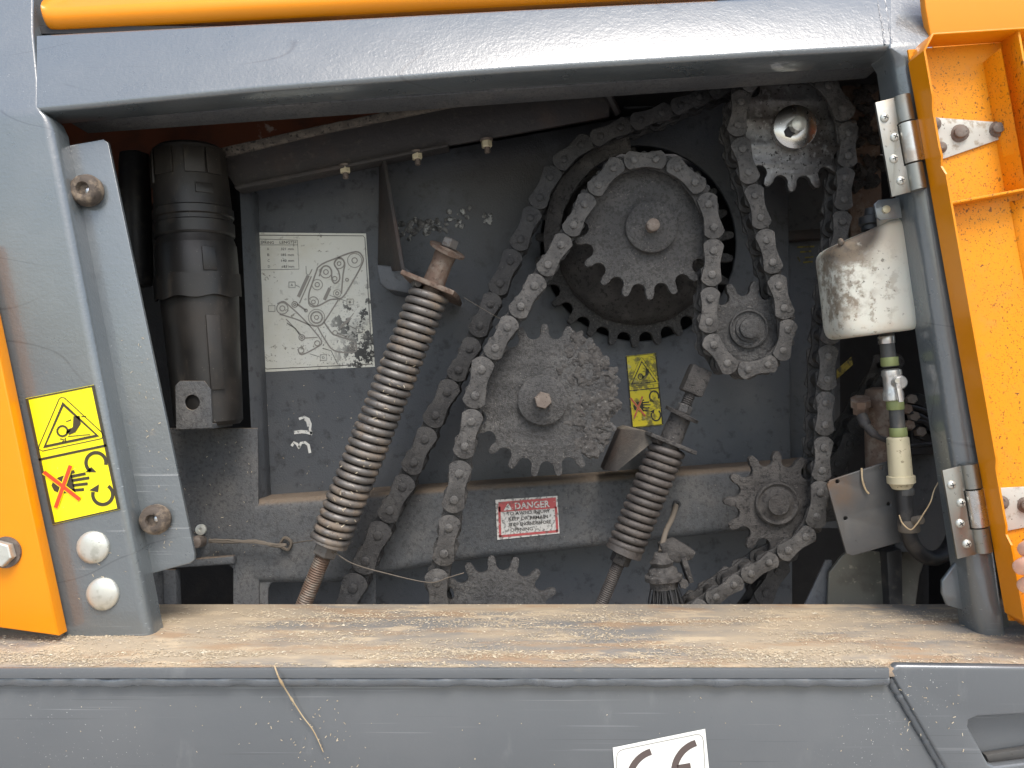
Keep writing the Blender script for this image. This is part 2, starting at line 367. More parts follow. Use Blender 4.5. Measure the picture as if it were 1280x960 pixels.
M['greenmetal'] = mk('worn_grey_green_steel', (.105, .103, .088), .42, .3, layers=[dict(s=20, d=6, lo=.48, hi=.66, c=(.075, .07, .06), a=.8), dict(s=90, d=5, lo=.6, hi=.7, c=(.3, .28, .22), a=.5)])
ledge_mat = mk('dusty_sill_paint', (.185, .182, .172), .6, layers=[
    dict(s=9, d=7, lo=.36, hi=.60, c=(.42, .335, .225), a=.85, st=(.35, 1, 1), ro=.9),
    dict(s=40, d=8, lo=.52, hi=.64, c=(.50, .40, .27), a=.8, st=(.35, 1, 1), ro=.95),
    dict(s=24, d=7, lo=.50, hi=.66, c=(.34, .225, .13), a=.8, st=(.3, 1, 1)),
    dict(s=160, d=5, lo=.66, hi=.72, c=(.08, .06, .045), a=.7)], bump=[(.5, 200, 7, .002)])
M['ledge'] = ledge_mat
M['yellow'] = mk('yellow_decal_vinyl', (.88, .76, .005), .35, coat=.2, rvar=.04)
M['yellow_dirty'] = mk('dirty_yellow_decal_vinyl', (.70, .58, .02), .5, layers=[dict(s=70, d=7, lo=.48, hi=.62, c=(.10, .09, .03), a=.85), dict(s=40, d=5, lo=.58, hi=.68, c=(.5, .46, .25), a=.7)])
M['ink'] = mk('dark_brown_ink', (.045, .035, .016), .45, rvar=.04)
M['ink_worn'] = mk('worn_black_ink', (.03, .028, .02), .6, layers=[dict(s=120, d=6, lo=.55, hi=.65, c=(.4, .34, .1), a=.6)])
M['redink'] = mk('red_ink', (.78, .06, .015), .4, rvar=.04)
M['redink_worn'] = mk('worn_red_ink', (.55, .11, .07), .6, layers=[dict(s=130, d=6, lo=.5, hi=.62, c=(.35, .3, .12), a=.6)])
M['dangerred'] = mk('faded_danger_red', (.42, .075, .075), .6, layers=[dict(s=110, d=7, lo=.52, hi=.64, c=(.13, .08, .07), a=.75), dict(s=260, d=4, lo=.62, hi=.68, c=(.5, .45, .4), a=.6)])
M['dangerwhite'] = mk('speckled_danger_white', (.58, .56, .52), .6, layers=[dict(s=230, d=7, lo=.49, hi=.60, c=(.10, .095, .085), a=.8)])
M['greyink'] = mk('grey_chart_ink', (.27, .25, .22), .6)
M['blackink'] = mk('black_chart_ink', (.05, .045, .04), .6)
M['chart'] = mk('cream_chart_paper', (.66, .655, .585), .42, layers=[
    dict(s=14, d=6, lo=.4, hi=.7, c=(.58, .56, .46), a=.8),
    dict(s=150, d=5, lo=.60, hi=.66, c=(.16, .14, .10), a=.75, m=(16, .4, .6)),
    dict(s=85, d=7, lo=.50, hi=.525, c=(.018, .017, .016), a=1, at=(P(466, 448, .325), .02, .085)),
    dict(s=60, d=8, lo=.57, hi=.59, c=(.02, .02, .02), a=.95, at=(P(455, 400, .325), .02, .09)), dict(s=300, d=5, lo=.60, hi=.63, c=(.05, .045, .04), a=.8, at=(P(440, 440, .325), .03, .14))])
M['whitepaint'] = mk('white_paint_pen', (.62, .62, .58), .6, layers=[dict(s=160, d=5, lo=.55, hi=.62, c=(.12, .12, .12), a=.8)])
M['ceplate'] = mk('white_label_vinyl', (.80, .80, .74), .35, rvar=.04)
M['ceink'] = mk('brown_black_ink', (.095, .07, .062), .45, rvar=.04)
M['weld'] = mk('painted_weld_bead', (.085, .093, .10), .3, layers=[dict(s=60, d=5, lo=.5, hi=.7, c=(.10, .10, .10), a=.7)], bump=[(.4, 90, 3, .003)], coat=1.0)
M['crud'] = mk('dried_grease_crud', (0.0628, 0.0581, 0.0535), .8, layers=[dict(s=70, d=7, lo=.45, hi=.62, c=(0.0232, 0.0209, 0.0195), a=.85), dict(s=200, d=4, lo=.62, hi=.68, c=(0.2093, 0.2000, 0.1860), a=.6)], bump=[(.9, 140, 8, .004)])
M['silverdirt'] = mk('shiny_flaked_deposit', (.40, .40, .38), .4, .3, layers=[dict(s=110, d=6, lo=.45, hi=.55, c=(.03, .03, .03), a=.95), dict(s=60, d=5, lo=.4, hi=.6, c=(.12, .115, .11), a=.8)], bump=[(.8, 120, 6, .004)])
M['straw'] = mk('dry_straw', (.40, .31, .19), .7, layers=[dict(s=60, lo=.4, hi=.7, c=(.36, .25, .13), a=.8)])
M['chip'] = mk('sawdust_chips', (.52, .435, .31), .8, layers=[dict(s=140, d=3, lo=.4, hi=.65, c=(.30, .235, .15), a=.9), dict(s=90, d=3, lo=.58, hi=.66, c=(.66, .59, .45), a=.9)])
M['twine'] = mk('grey_dusty_twine', (.11, .092, .072), .8)
M['skin'] = mk('skin', (.88, .50, .35), .5, sss=.05, layers=[dict(s=60, d=4, lo=.45, hi=.7, c=(.82, .42, .28), a=.6)], bump=[(.15, 300, 4, .001)])
M['nail'] = mk('finger_nail', (.70, .44, .36), .35)
M['ground'] = mk('pale_concrete', (.36, .345, .32), .8, layers=[dict(s=1.3, lo=.4, hi=.7, c=(.29, .28, .26), a=.8)], bump=[(.3, 40, 5, .004)])
M['ledgedust'] = mk('dusty_beam_edge', (.10, .085, .07), .9, layers=[dict(s=70, d=6, lo=.45, hi=.62, c=(.17, .145, .115), a=.85), dict(s=150, d=6, lo=.56, hi=.62, c=(.02, .018, .016), a=.9)], bump=[(.8, 200, 6, .003)])
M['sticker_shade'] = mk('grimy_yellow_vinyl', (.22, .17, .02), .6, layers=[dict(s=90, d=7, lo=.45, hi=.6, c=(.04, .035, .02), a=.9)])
M['cable'] = mk('black_cable', (.02, .02, .021), .4)

# ------------------------------------------------------------------ setting: ground in front of the machine
gm = MB(); gm.face([(-40, -40, -1.15), (40, -40, -1.15), (40, 40, -1.15), (-40, 40, -1.15)])
g = gm.build('ground', M['ground']); g['kind'] = 'structure'

# ------------------------------------------------------------------ steel frame
LZ = -0.315                       # top of the sill
def tiltY(py): return max(0.0, (140 - py)) * 0.00050
fr = thing('machine_frame', 'grey painted steel frame with posts and sill around the open chain compartment', 'frame', (0, 0, LZ))
# left post: horizontal slices
rings = []
def lx(py): return -38 + (py - 300) * .234          # left edge px
def rxp(py): return 56 + (py - 140) * .1935         # right front corner px
for py in (-90, -30, 40, 100, 134, 139, 146, 160, 220, 300, 400, 500, 600, 700, 760, 795):
    y0 = tiltY(py); xl = max(lx(py), -140) if py > 140 else -140
    xr = 44 if py <= 40 else (50 if py < 140 else rxp(py))
    if py == 139: xr = 54
    rad = .003 if py < 140 else (.008 if py < 150 else .012)
    a = P(xl, py, y0); b = P(xr, py, y0); z = a.z
    ring = [Vector((a.x, y0 + .07, z)), Vector((a.x, y0 + .008, z))]
    for k in range(1, 4):
        t = k / 4 * math.pi / 2; ring.append(Vector((a.x + .008 * (1 - math.cos(t)), y0 + .008 * (1 - math.sin(t)), z)))
    ring.append(Vector((a.x + .008, y0, z)))
    ring.append(Vector((b.x - .006, y0, z)))
    for k in range(1, 8):
        t = k / 7 * math.pi / 2
        ring.append(Vector((b.x - .006 + rad * math.sin(t), y0 + rad * (1 - math.cos(t)), z)))
    ring.append(Vector((b.x - .006 + rad, y0 + .034, z)))
    ring.append(Vector((b.x - .03, y0 + .05, z)))
    rings.append(ring)
mb = MB(); mb.loft(rings); mb.build('side_post', M['paint'], fr, 50)
# top rail: vertical slices along X, the face leans back towards its top edge
rings = []
def rtop(px):
    for (x0, y0), (x1, y1) in (((50, 40), (320, 26)), ((320, 26), (640, 9)), ((640, 9), (820, 0)), ((820, 0), (1180, -16))):
        if px <= x1: return y0 + (y1 - y0) * (px - x0) / (x1 - x0)
    return -16
def rbot(px):
    for (x0, y0), (x1, y1) in (((50, 137), (320, 111)), ((320, 111), (640, 86)), ((640, 86), (960, 66)), ((960, 66), (1180, 54))):
        if px <= x1: return y0 + (y1 - y0) * (px - x0) / (x1 - x0)
    return 54
for px in (46, 60, 90, 140, 200, 320, 480, 640, 800, 960, 1060, 1100, 1114):
    pb = rbot(px); pt = rtop(px)
    yt = .050; B = P(px, pb, .002); T = P(px, pt, yt); x = B.x
    d = (T - B); d.x = 0; d.normalize(); nrm = Vector((0, -d.z, d.y))
    rt = .010; rb = .006
    ring = [Vector((x, yt + .05, T.z - .001))]
    c = T - d * rt - nrm * rt
    ring.append(Vector((x, c.y + .02, c.z + rt)))
    for k in range(0, 6):
        t = k / 5 * math.pi / 2
        q = c + (d * math.cos(t) + nrm * math.sin(t)) * rt; q.x = x; ring.append(q)
    c = B + d * rb - nrm * rb
    a1 = math.pi / 2 + .35
    for k in range(0, 8):
        t = k / 7 * a1
        q = c + (-d * math.sin(t) + nrm * math.cos(t)) * rb; q.x = x; ring.append(q)
    last = ring[-1]
    ring.append(Vector((x, .030, last.z - .001)))
    ring.append(Vector((x, .060, last.z + .002))); ring.append(Vector((x, .064, last.z + .012)))
    for q in ring: q.x = (px - 640) * S(q.y)
    rings.append(ring)
mb = MB(); mb.loft(rings); rail = mb.build('top_rail', M['paint'], fr, 50)
# inner lip under the rail (darker return flange)
mb = MB()
mb.prism([P(84, 134, .062), P(1106, 58, .062), P(1104, 80, .062), P(84, 152, .062)], (0, .05, 0), .002)
mb.build('return_flange', M['paint_dirty'], rail)
# weld run at the right end of the rail
for dx in (0, 9):
    pts = []
    for k in range(30):
        t = k / 29; py = -6 + t * 62; x = 1096 + dx + t * 10 + random.uniform(-.6, .6)
        yy = .002 + .049 * (1 - (py - rtop(1100)) / (rbot(1100) - rtop(1100))) - .0005
        pts.append(P(x, py, yy))
    MB().tube(pts, [random.uniform(.0006, .0016) for _ in pts], 6).build('weld_bead', M['weld'], rail)
# right post
rings = []
for py in (-60, -20, 30, 52, 60, 72, 84, 130, 200, 300, 400, 500, 600, 700, 760, 795):
    xl = 1120 + (py - 74) * .150           # front left corner px
    xr = xl + 44 - (py - 74) * .012
    rad = .016; y0 = 0
    if py < 70: xl = 1112; xr = 1166 + (py - 52) * .12; rad = .003; y0 = max(0, 58 - py) * .0007
    a = P(xl, py, y0); b = P(xr, py, y0); z = a.z
    ring = [Vector((a.x, y0 + .050, z)), Vector((a.x, y0 + rad, z))]
    for k in range(1, 8):
        t = k / 7 * math.pi / 2; ring.append(Vector((a.x + rad * (1 - math.cos(t)), y0 + rad * (1 - math.sin(t)), z)))
    for k in range(0, 8):
        t = k / 7 * math.pi / 2; ring.append(Vector((b.x - rad + rad * math.sin(t), y0 + rad * (1 - math.cos(t)), z)))
    ring.append(Vector((b.x, y0 + .05, z)))
    rings.append(ring)
mb = MB(); mb.loft(rings); rpost = mb.build('side_post', M['paint'], fr, 50)
plate('gusset', [[(1196, 702), (1178, 726), (1178, 742), (1184, 757), (1214, 766), (1248, 795), (1262, 795), (1262, 702)]], .036, .006, M['paint'], fr, .002)
# sill and lower beam
s0 = P(0, 838, -.108)
mb = MB(); mb.prism([(-.95, -.108, LZ), (.95, -.108, LZ), (.95, .14, LZ), (-.95, .14, LZ)], (0, 0, -.0105), .0018)
for v in mb.bm.verts: v.co.z += noise.noise(Vector((v.co.x * 3, 1, 0))) * .0
sill = mb.build('sill', M['ledge'], fr)
mb = MB(); mb.prism([(-.95, -.1100, LZ + .0004), (P(1112, 838, -.11).x, -.1100, LZ + .0004), (P(1112, 838, -.11).x, -.1100, LZ - .0112), (-.95, -.1100, LZ - .0112)], (0, .004, 0), .0012); mb.build('sill_edge', M['paint_low'], fr)
seam_t = P(1113, 852, -.1); seam_b = P(1190, 975, -.1)
mb = MB(); mb.prism([(-.95, -.098, LZ - .011), (seam_t.x + .002, -.098, LZ - .011), (seam_b.x + .002, -.098, seam_b.z), (-.95, -.098, seam_b.z)], (0, .012, 0), .001)
beam = mb.build('lower_beam', M['paint_low'], fr)
Yr = -.1085
plate('lower_beam', [[(1112, 838), (1122, 831), (1480, 836), (1480, 889), (1290, 893), (1222, 897), (1212, 901), (1211, 909), (1236, 955), (1244, 958), (1480, 930), (1480, 985), (1196, 985)]], Yr, .012, M['paint_low'], fr, .004)
mb = MB(); mb.prism([P(1205, 885, -.085), P(1400, 885, -.085), P(1400, 975, -.085), P(1205, 975, -.085)], (0, .006, 0), 0)
mb.build('slot_back', M['paint_low'], fr)
mb = MB(); mb.prism([P(1232, 944, -.094), P(1400, 918, -.094), P(1400, 940, -.094), P(1240, 960, -.094)], (0, .008, 0), .001)
mb.build('slot_lip', M['greyplate'], fr)
# weld bead along the sill's front edge, diagonal weld at the seam
pts = []; rad = []
for k in range(420):
    x = -.72 + k / 419 * (.72 + P(1108, 850, -.1).x)
    pts.append((x, -.1015 + .0012 * noise.noise(Vector((x * 60, 3, 0))), LZ - .0158 + .0022 * noise.noise(Vector((x * 28, 0, 0)))))
    rad.append(.0070 + .0016 * noise.noise(Vector((x * 45, 9, 0))) + .0008 * noise.noise(Vector((x * 160, 2, 0))))
MB().tube(pts, rad, 10).build('weld_bead', M['weld'], fr, 80)
pts = []; rad = []
for k in range(90):
    t = k / 89; q = P(1112, 846, -.1).lerp(P(1188, 975, -.1), t)
    pts.append(q + Vector((.0012 * noise.noise(Vector((t * 14, 0, 0))), .001, 0))); rad.append(.0052 + .0014 * noise.noise(Vector((t * 30, 4, 0))))
MB().tube(pts, rad, 10).build('weld_bead', M['weld'], fr, 80)
# weld lumps left of the post
for i, (x, y, r) in enumerate(((53, 662, .008), (58, 684, .009), (62, 699, .006), (55, 674, .006))):
    MB().blob(P(x, y, .004), r, .5, 90, (.7, .6, 1.2), 3, i).build('weld_spatter', M['weld'], fr, 80)

# bolted strip on the left post, rubber buffers, dome bolts
st = thing('mounting_strip', 'long grey bolted steel strip with two rubber buffers inside the left post', 'metal strip', P(190, 720, .06))
plate('strip_plate', [[(50, 188), (129, 174), (135, 178), (243, 692), (243, 700), (238, 704), (150, 728)]], .034, .006, M['paint'], st, .001)
for (x, y, r) in ((113, 240, .0205), (198, 648, .0195)):
    c = P(x, y, .045)
    mb = MB(); ax = Vector((0, -1, 0))
    mb.lathe(P(x, y, .034), ax, [(0, r * .9), (.004, r * .98), (.010, r), (.017, r * .88), (.020, r * .66), (.0195, r * .42), (.013, r * .34), (.013, 0)], 28)
    mb.jitter(.0005, 130)
    bf = mb.build('rubber_buffer', M['rubber'], st, 60)
    MB().lathe(P(x, y, .022), ax, [(0, r * .25), (.004, r * .25), (.006, r * .12), (.006, 0)], 12).build('screw', M['zinc_shiny'], bf)
for (x, y) in ((117, 684), (129, 742)):
    mb = MB(); r = .0205
    mb.lathe(P(x, y, .0), (0, -1, 0), [(0, r), (.0015, r)] + [(.0015 + .0075 * math.sin(R(a)), r * math.cos(R(a))) for a in range(8, 91, 10)], 32)
    mb.jitter(.0004, 60)
    mb.build('dome_bolt', M['dome'], fr, 60)

# ------------------------------------------------------------------ orange panels
pl = thing('side_panel', 'orange sheet panel with a hex bolt left of the warning sticker', 'panel', P(0, 790, -.03))
plate('sheet', [[(-120, 300), (-32, 300), (0, 449), (38, 632), (73, 795), (0, 785), (-120, 770)]], -.026, .02, M['orange'], pl, .002)
c = P(8, 690, -.026)
MB().lathe(c, (0, -1, 0), [(0, .019), (.003, .019), (.003, 0)], 28).build('washer', M['rustbolt'], pl)
hexnut('hex_bolt', c + Vector((0, -.003, 0)), (0, -1, 0), .0155, .012, M['dome'], pl)
# hood panel above the rail: leans back, rolled lower edge
rings = []
for px in (52, 54, 58, 70, 120, 300, 500, 650, 800, 900):
    e = {52: 9, 54: 4, 58: 1}.get(px, 0)
    pb = (34 - e) - (px - 55) * .0527
    B = P(px, pb, .060); x = B.x
    ring = [Vector((x, .10, B.z + .003)), Vector((x, .068, B.z + .001))]
    rr = .016
    for k in range(0, 9):
        t = -R(80) + k / 8 * R(125)
        ring.append(Vector((x, .074 - rr * math.cos(t), B.z + rr + rr * math.sin(t))))
    l = ring[-1]
    ring.append(l + Vector((0, .10, .10))); ring.append(l + Vector((0, .12, .10)))
    rings.append(ring)
mb = MB(); mb.loft(rings)
hood = mb.build('hood_panel', M['orange'], None, 60)
tag(hood, 'orange hood with rolled lower edge above the top rail', 'panel')
mb = MB(); mb.prism([P(30, 44, .10), P(960, -8, .10), P(960, -40, .12), P(30, -40, .12)], (0, .02, 0))
mb.build('gap_seal', M['dark'], fr)
up = plate('body_panel', [[(1152, -40), (1157, 10), (1167, 66), (1480, 66), (1480, -40)]], .006, .012, M['orange'], None, .0015)
tag(up, 'flat plain orange body panel above the open door', 'panel')

# ------------------------------------------------------------------ open orange door
dr = thing('access_door', 'open orange speckled access door with stiffening ribs, hinged on the right post', 'door', P(1260, 780, 0))
def dl(py): return 1133 + (py - 60) * .176      # left edge px at panel depth (Y=0)
def W(px, py, Y): return P(px, py, Y)
tz = 56
pnl = [P(dl(60) + 2, 62, -.010), P(1420, 40, -.010), P(1520, 776, -.010), P(1262, 776, -.010)]
MB().prism(pnl, (0, .003, 0), 0).build('door_sheet', M['orange_in'], dr)
def wallstrip(name, a, b, y0, y1, th, mat, parent, bevel=.0007):
    """upright wall standing off the sheet: along a->b (world XZ at Y=0), from y0 to y1"""
    d = (b - a).normalized(); n = Vector((-d.z, 0, d.x)) * th
    q = [Vector((a.x, y0, a.z)), Vector((b.x, y0, b.z)), Vector((b.x, y1, b.z)), Vector((a.x, y1, a.z))]
    mbb = MB(); mbb.prism(q, n, bevel); return mbb.build(name, mat, parent)
A0 = P(dl(78), 78, -.012); A1 = P(dl(766), 766, -.012)
lip = MB()
# left lip with chamfered top corner, scooped recesses where the strap hinges sit
N = 60; outer = []
front = []
for k in range(N + 1):
    t = k / N; a = A0.lerp(A1, t); py = 78 + t * (766 - 78)
    h = -.046
    for cpy in (214, 660):
        d = abs(py - cpy)
        if d < 12: h = -.046 + .007 * (1 - (d / 12) ** 2)
    for cpy in (170, 610):
        d = abs(py - cpy)
        if d < 30: h = -.046 + .004
    outer.append(a); front.append(h)
rings = []
for a, h in zip(outer, front):
    th = .0022
    rings.append([Vector((a.x, -.010, a.z)), Vector((a.x, h, a.z)), Vector((a.x + th, h - .0005, a.z)), Vector((a.x + th, -.010, a.z))])
lip.loft(rings); lip.build('edge_lip', M['orange'], dr, 30)
Cc = P(dl(60) + 14, 57, -.012)
wallstrip('edge_lip', A0, Cc, -.046, -.010, -.0022, M['orange'], dr)
T1 = P(1500, 34, -.012)
wallstrip('edge_lip', Cc, T1, -.046, -.010, -.0022, M['orange'], dr)
B1 = P(dl(766) + 18, 780, -.012)
wallstrip('edge_lip', A1, B1, -.046, -.010, .0022, M['orange'], dr)
wallstrip('edge_lip', B1, P(1500, 775, -.012), -.046, -.010, .0022, M['orange'], dr)
# ribs
wallstrip('rib', P(1252, 52, -.012), P(1284, 236, -.012), -.042, -.010, .003, M['orange_in'], dr)
wallstrip('rib', P(1169, 262, -.012), P(1330, 232, -.012), -.036, -.010, .003, M['orange_in'], dr)
MB().prism([P(1229, 78, -.0105), P(1251, 60, -.038), P(1283, 236, -.038), P(1257, 243, -.0105)], (.0, .002, 0), .0005).build('stiffener', M['orange_in'], dr)
MB().prism([P(1262, 252, -.0105), P(1290, 246, -.03), P(1392, 740, -.03), P(1352, 740, -.0105)], (0, .002, 0), .0005).build('stiffener', M['orange_in'], dr)
def strap(pts, bolts, Y):
    p_ = plate('hinge_strap', [pts], Y, .003, M['strap'], dr, .0006)
    for (x, y, r) in bolts:
        mb = MB(); mb.lathe(P(x, y, Y), Vector((-.25, -1, .05)), [(0, r * 1.05), (.002, r * 1.1), (.004, r * .75), (.008, r * .7), (.009, r * .45), (.009, 0)], 16)
        mb.build('bolt', M['rustbolt'], p_, 30)
rnd = circ(1166, 157, 9.5, 12, 60, 300)
strap([(1174, 147), (1240, 152)] + [(1250, 153), (1256, 158), (1257, 167), (1250, 174), (1178, 199), (1174, 182), (1170, 168)] + [(1163, 165), (1158, 158), (1158, 150), (1164, 146)], ((1166, 156, .0085), (1199, 167, .010), (1246, 162, .009), (1175, 185, .007)), -.0135)
strap([(1250, 610), (1330, 606), (1380, 620), (1380, 640), (1258, 664), (1256, 650), (1250, 640), (1244, 636), (1241, 628), (1244, 620)], ((1251, 628, .008), (1281, 631, .009), (1340, 626, .009)), -.0135)
# hand on the door's edge is built near the end

# ------------------------------------------------------------------ hinges
def hinge(tl, bl, label, knuckle_t=(.28, .72)):
    """leaf on the post: tl/bl = top/bottom left px; leaf runs along the slanted post"""
    Y = -.006
    a = P(*tl, Y); b = P(*bl, Y); d = (b - a); L = d.length; d.normalize()
    n = Vector((-d.z, 0, d.x))
    if n.x < 0: n = -n
    up = Vector((0, 0, 1))
    n = (P(tl[0] + 43, tl[1] - 11, Y) - a).normalized()
    wd = .040
    t = thing('hinge', label, 'hinge', b, 'hinges of the orange door')
    def L2(u, v, y=Y): q = a + d * (L * u) + n * (wd * v); return Vector((q.x, y, q.z))
    # leaf: flat then rolled over, notch for the moving knuckle
    k0, k1 = knuckle_t
    mb = MB()
    mb.prism([L2(0, 0), L2(0, .62), L2(k0, .62), L2(k0, .55), L2(k1, .55), L2(k1, .62), L2(1, .62), L2(1, 0)], (0, .004, 0), .0007)
    leaf = mb.build('leaf', M['zinc'], t)
    def barrel(u0, u1, r, nm, mt):
        mbb = MB(); p = L2(u0, .86, -.004)
        mbb.lathe(p, d, [(0, r * .9), (.0006, r), (L * (u1 - u0) - .0006, r), (L * (u1 - u0), r * .9)], 28); 
        return mbb.build(nm, mt, t)
    barrel(0, k0, .0105, 'knuckle', M['zinc']); barrel(k1, 1, .0105, 'knuckle', M['zinc'])
    barrel(k0 + .008, k1 - .008, .0112, 'knuckle', M['zinc_shiny'])
    MB().prism([L2(k0 + .01, .9, -.012), L2(k0 + .01, 1.28, -.010), L2(k1 - .01, 1.28, -.010), L2(k1 - .01, .9, -.012)], (0, .004, 0), .0006).build('moving_leaf', M['zinc_shiny'], t)
    for i, (u, v) in enumerate(((.18, .2), (.40, .40), (.62, .26), (.86, .36))):
        r = .0056
        sc = MB().lathe(L2(u, v), (0, -1, 0), [(0, r)] + [(.0038 * math.sin(R(q)), r * math.cos(R(q))) for q in range(10, 91, 16)], 18).build('screw', M['dome'], leaf, 60)
        c = L2(u, v, Y - .0042); an = random.uniform(0, 3)
        dx = Vector((math.cos(an), 0, math.sin(an))); dz = Vector((-dx.z, 0, dx.x))
        mbb = MB()
        for e, f in ((dx, dz), (dz, dx)):
            mbb.prism([c + e * .003 + f * .0005, c - e * .003 + f * .0005, c - e * .003 - f * .0005, c + e * .003 - f * .0005], (0, .001, 0))
        mbb.build('screw_slot', M['dark'], leaf)
    return t
hinge((1094, 128), (1115, 246), 'upper zinc hinge with four screws beside the triangular strap')
hinge((1178, 588), (1197, 699), 'lower zinc hinge with four screws above the post foot')

# ------------------------------------------------------------------ inside of the compartment
hs = thing('inner_housing', 'dusty dark grey sheet metal housing behind the chains and sprockets', 'housing', P(640, 755, .33))
BY = .325                       # back panel
plate('back_panel', [[(318, 232), (330, 226), (760, 150), (900, 120), (985, 104), (990, 640), (325, 640)], circ(798, 304, 122, 48)], BY, .008, M['paint_in'], hs, .003)  # round hole added so the area behind the rear sprocket goes dark
# folded left edge of the back panel
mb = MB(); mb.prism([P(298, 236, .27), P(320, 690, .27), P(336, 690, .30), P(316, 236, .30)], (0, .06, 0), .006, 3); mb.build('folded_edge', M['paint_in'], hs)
plate('corner_plate', [[(150, 535), (322, 535), (324, 790), (150, 790)], [(220, 710), (286, 706), (291, 711), (291, 775), (220, 775)]], .257, .006, M['paint_dirty'], hs, .002)
mb = MB(); mb.prism([P(196, 703, .245), P(292, 695, .245), P(293, 705, .245), P(196, 712, .245)], (0, .02, 0), .003); mb.build('hole_rim', M['paint_dirty'], hs)
mb = MB(); mb.prism([P(203, 712, .245), P(219, 712, .245), P(222, 780, .245), P(205, 780, .245)], (0, .02, 0), .003); mb.build('hole_rim', M['paint_dirty'], hs)
plate('rear_sheet', [[(100, 200), (330, 200), (330, 545), (100, 545)]], .44, .006, M['dark'], hs)
# rear wall with the shaded orange paint seen over the angle beam
MB().prism([(-1.1, .62, -.8), (1.1, .62, -.8), (1.1, .62, .75), (-1.1, .62, .75)], (0, .01, 0)).build('rear_wall', M['dark'], hs)
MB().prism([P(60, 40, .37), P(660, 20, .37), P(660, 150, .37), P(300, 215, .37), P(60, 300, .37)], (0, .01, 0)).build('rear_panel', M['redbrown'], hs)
for x in (-.80, .86): MB().box((x, .34, -.05), (.01, .55, 1.4)).build('side_wall', M['dark'], hs)
MB().box((0, .34, .475), (1.8, .54, .01)).build('roof_sheet', M['dark'], hs)
MB().box((0, .40, -.62), (1.8, .44, .01)).build('floor_sheet', M['dark'], hs)
# box-section cross beam carrying the danger sticker
def crossbeam():
    rings = []
    for px in (318, 420, 560, 700, 850, 1030, 1060):
        pt = 625 - (px - 318) * .069; pb = 728 - (px - 318) * .106
        if px < 480: pb = 728
        T = P(px, pt + 14, .255); B = P(px, pb - 10, .255); x = T.x
        r = .016; ring = [Vector((x, .335, T.z + r))]
        for k in range(7):
            t = k / 6 * math.pi / 2; ring.append(Vector((x, .255 + r - r * math.sin(t), T.z + r * math.cos(t))))
        for k in range(7):
            t = k / 6 * math.pi / 2; ring.append(Vector((x, .255 + r - r * math.cos(t), B.z - r * math.sin(t))))
        ring.append(Vector((x, .335, B.z - r))); rings.append(ring)
    mb = MB(); mb.loft(rings); return mb.build('cross_beam', M['paint_dirty'], hs, 50)
crossbeam()
plate('skirt_plate', [[(318, 700), (470, 700), (470, 800), (318, 800)], [(338, 730), (344, 726), (425, 722), (425, 790), (335, 790), (335, 736)]], .262, .006, M['paint_dirty'], hs, .002)
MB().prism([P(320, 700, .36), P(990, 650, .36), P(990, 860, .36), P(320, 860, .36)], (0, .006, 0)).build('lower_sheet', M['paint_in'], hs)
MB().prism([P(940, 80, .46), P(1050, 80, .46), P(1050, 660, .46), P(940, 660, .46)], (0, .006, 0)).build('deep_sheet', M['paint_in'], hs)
# plates in the dark right-hand half
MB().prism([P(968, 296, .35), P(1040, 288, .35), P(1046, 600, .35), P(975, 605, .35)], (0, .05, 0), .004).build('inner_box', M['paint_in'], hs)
MB().prism([P(965, 290, .33), P(1042, 284, .33), P(1042, 297, .33), P(965, 302, .33)], (0, .05, 0), .002).build('inner_box', M['rustbeam'], hs)
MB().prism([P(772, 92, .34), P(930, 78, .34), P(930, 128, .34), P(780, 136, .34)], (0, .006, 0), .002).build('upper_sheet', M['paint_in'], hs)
MB().prism([P(1052, 88, .25), P(1098, 84, .25), P(1104, 300, .25), P(1064, 300, .25)], (0, .01, 0), .002).build('inner_plate', M['rust'], hs)
cr2 = MB()
for i in range(70): cr2.blob(P(1078 + random.gauss(0, 9), random.uniform(88, 235), .247), random.uniform(.003, .010), 1.0, 150, (1, .5, 1), 2, i)
o = cr2.build('grime', M['sprocket_dark'], hs, 40); o['kind'] = 'stuff'
# diagonal angle beam near the top
ab = thing('angle_beam', 'dark rusty angle beam slanting across the top with dust on its ledge', 'beam', P(520, 190, .25))
def L3(px, py, Y): return P(px, py, Y)
mb = MB()
mb.prism([P(268, 196, .24), P(400, 166, .24), P(560, 134, .24), P(762, 104, .24), P(762, 146, .24), P(560, 182, .24), P(296, 236, .24)], (0, .008, 0), .002)
mb.build('web', M['rustbeam'], ab)
mb = MB(); mb.prism([P(264, 187, .232), P(400, 156, .232), P(560, 124, .232), P(762, 97, .232), P(762, 105, .232), P(560, 134, .232), P(400, 167, .232), P(268, 199, .232)], (0, .075, .006), .0015); mb.jitter(.0012, 70); mb.build('flange', M['ledgedust'], ab)
mb = MB(); mb.prism([P(292, 232, .228), P(560, 179, .228), P(560, 183, .228), P(295, 237, .228)], (0, .03, 0), .001); mb.build('flange', M['rustbeam'], ab)
for (x, y) in ((431, 206), (521, 189), (608, 174)):
    p0 = P(x, y, .236)
    MB().lathe(p0, (.08, 0, -1), [(0, .010), (.003, .010), (.003, 0)], 16).build('washer', M['rustbolt'], ab)
    hexnut('nut', p0 + Vector((0, 0, -.003)), (.08, 0, -1), .0085, .010, M['brass'], ab)
    MB().lathe(p0 + Vector((.001, 0, -.012)), (.08, 0, -1), [(0, .0045), (.009, .0045), (.01, .003), (.01, 0)], 10).build('bolt_end', M['rustbolt'], ab)
MB().tube([P(752, 104, .235), P(760, 118, .23), P(772, 142, .25)], .006, 6).build('brace', M['rustbeam'], ab)
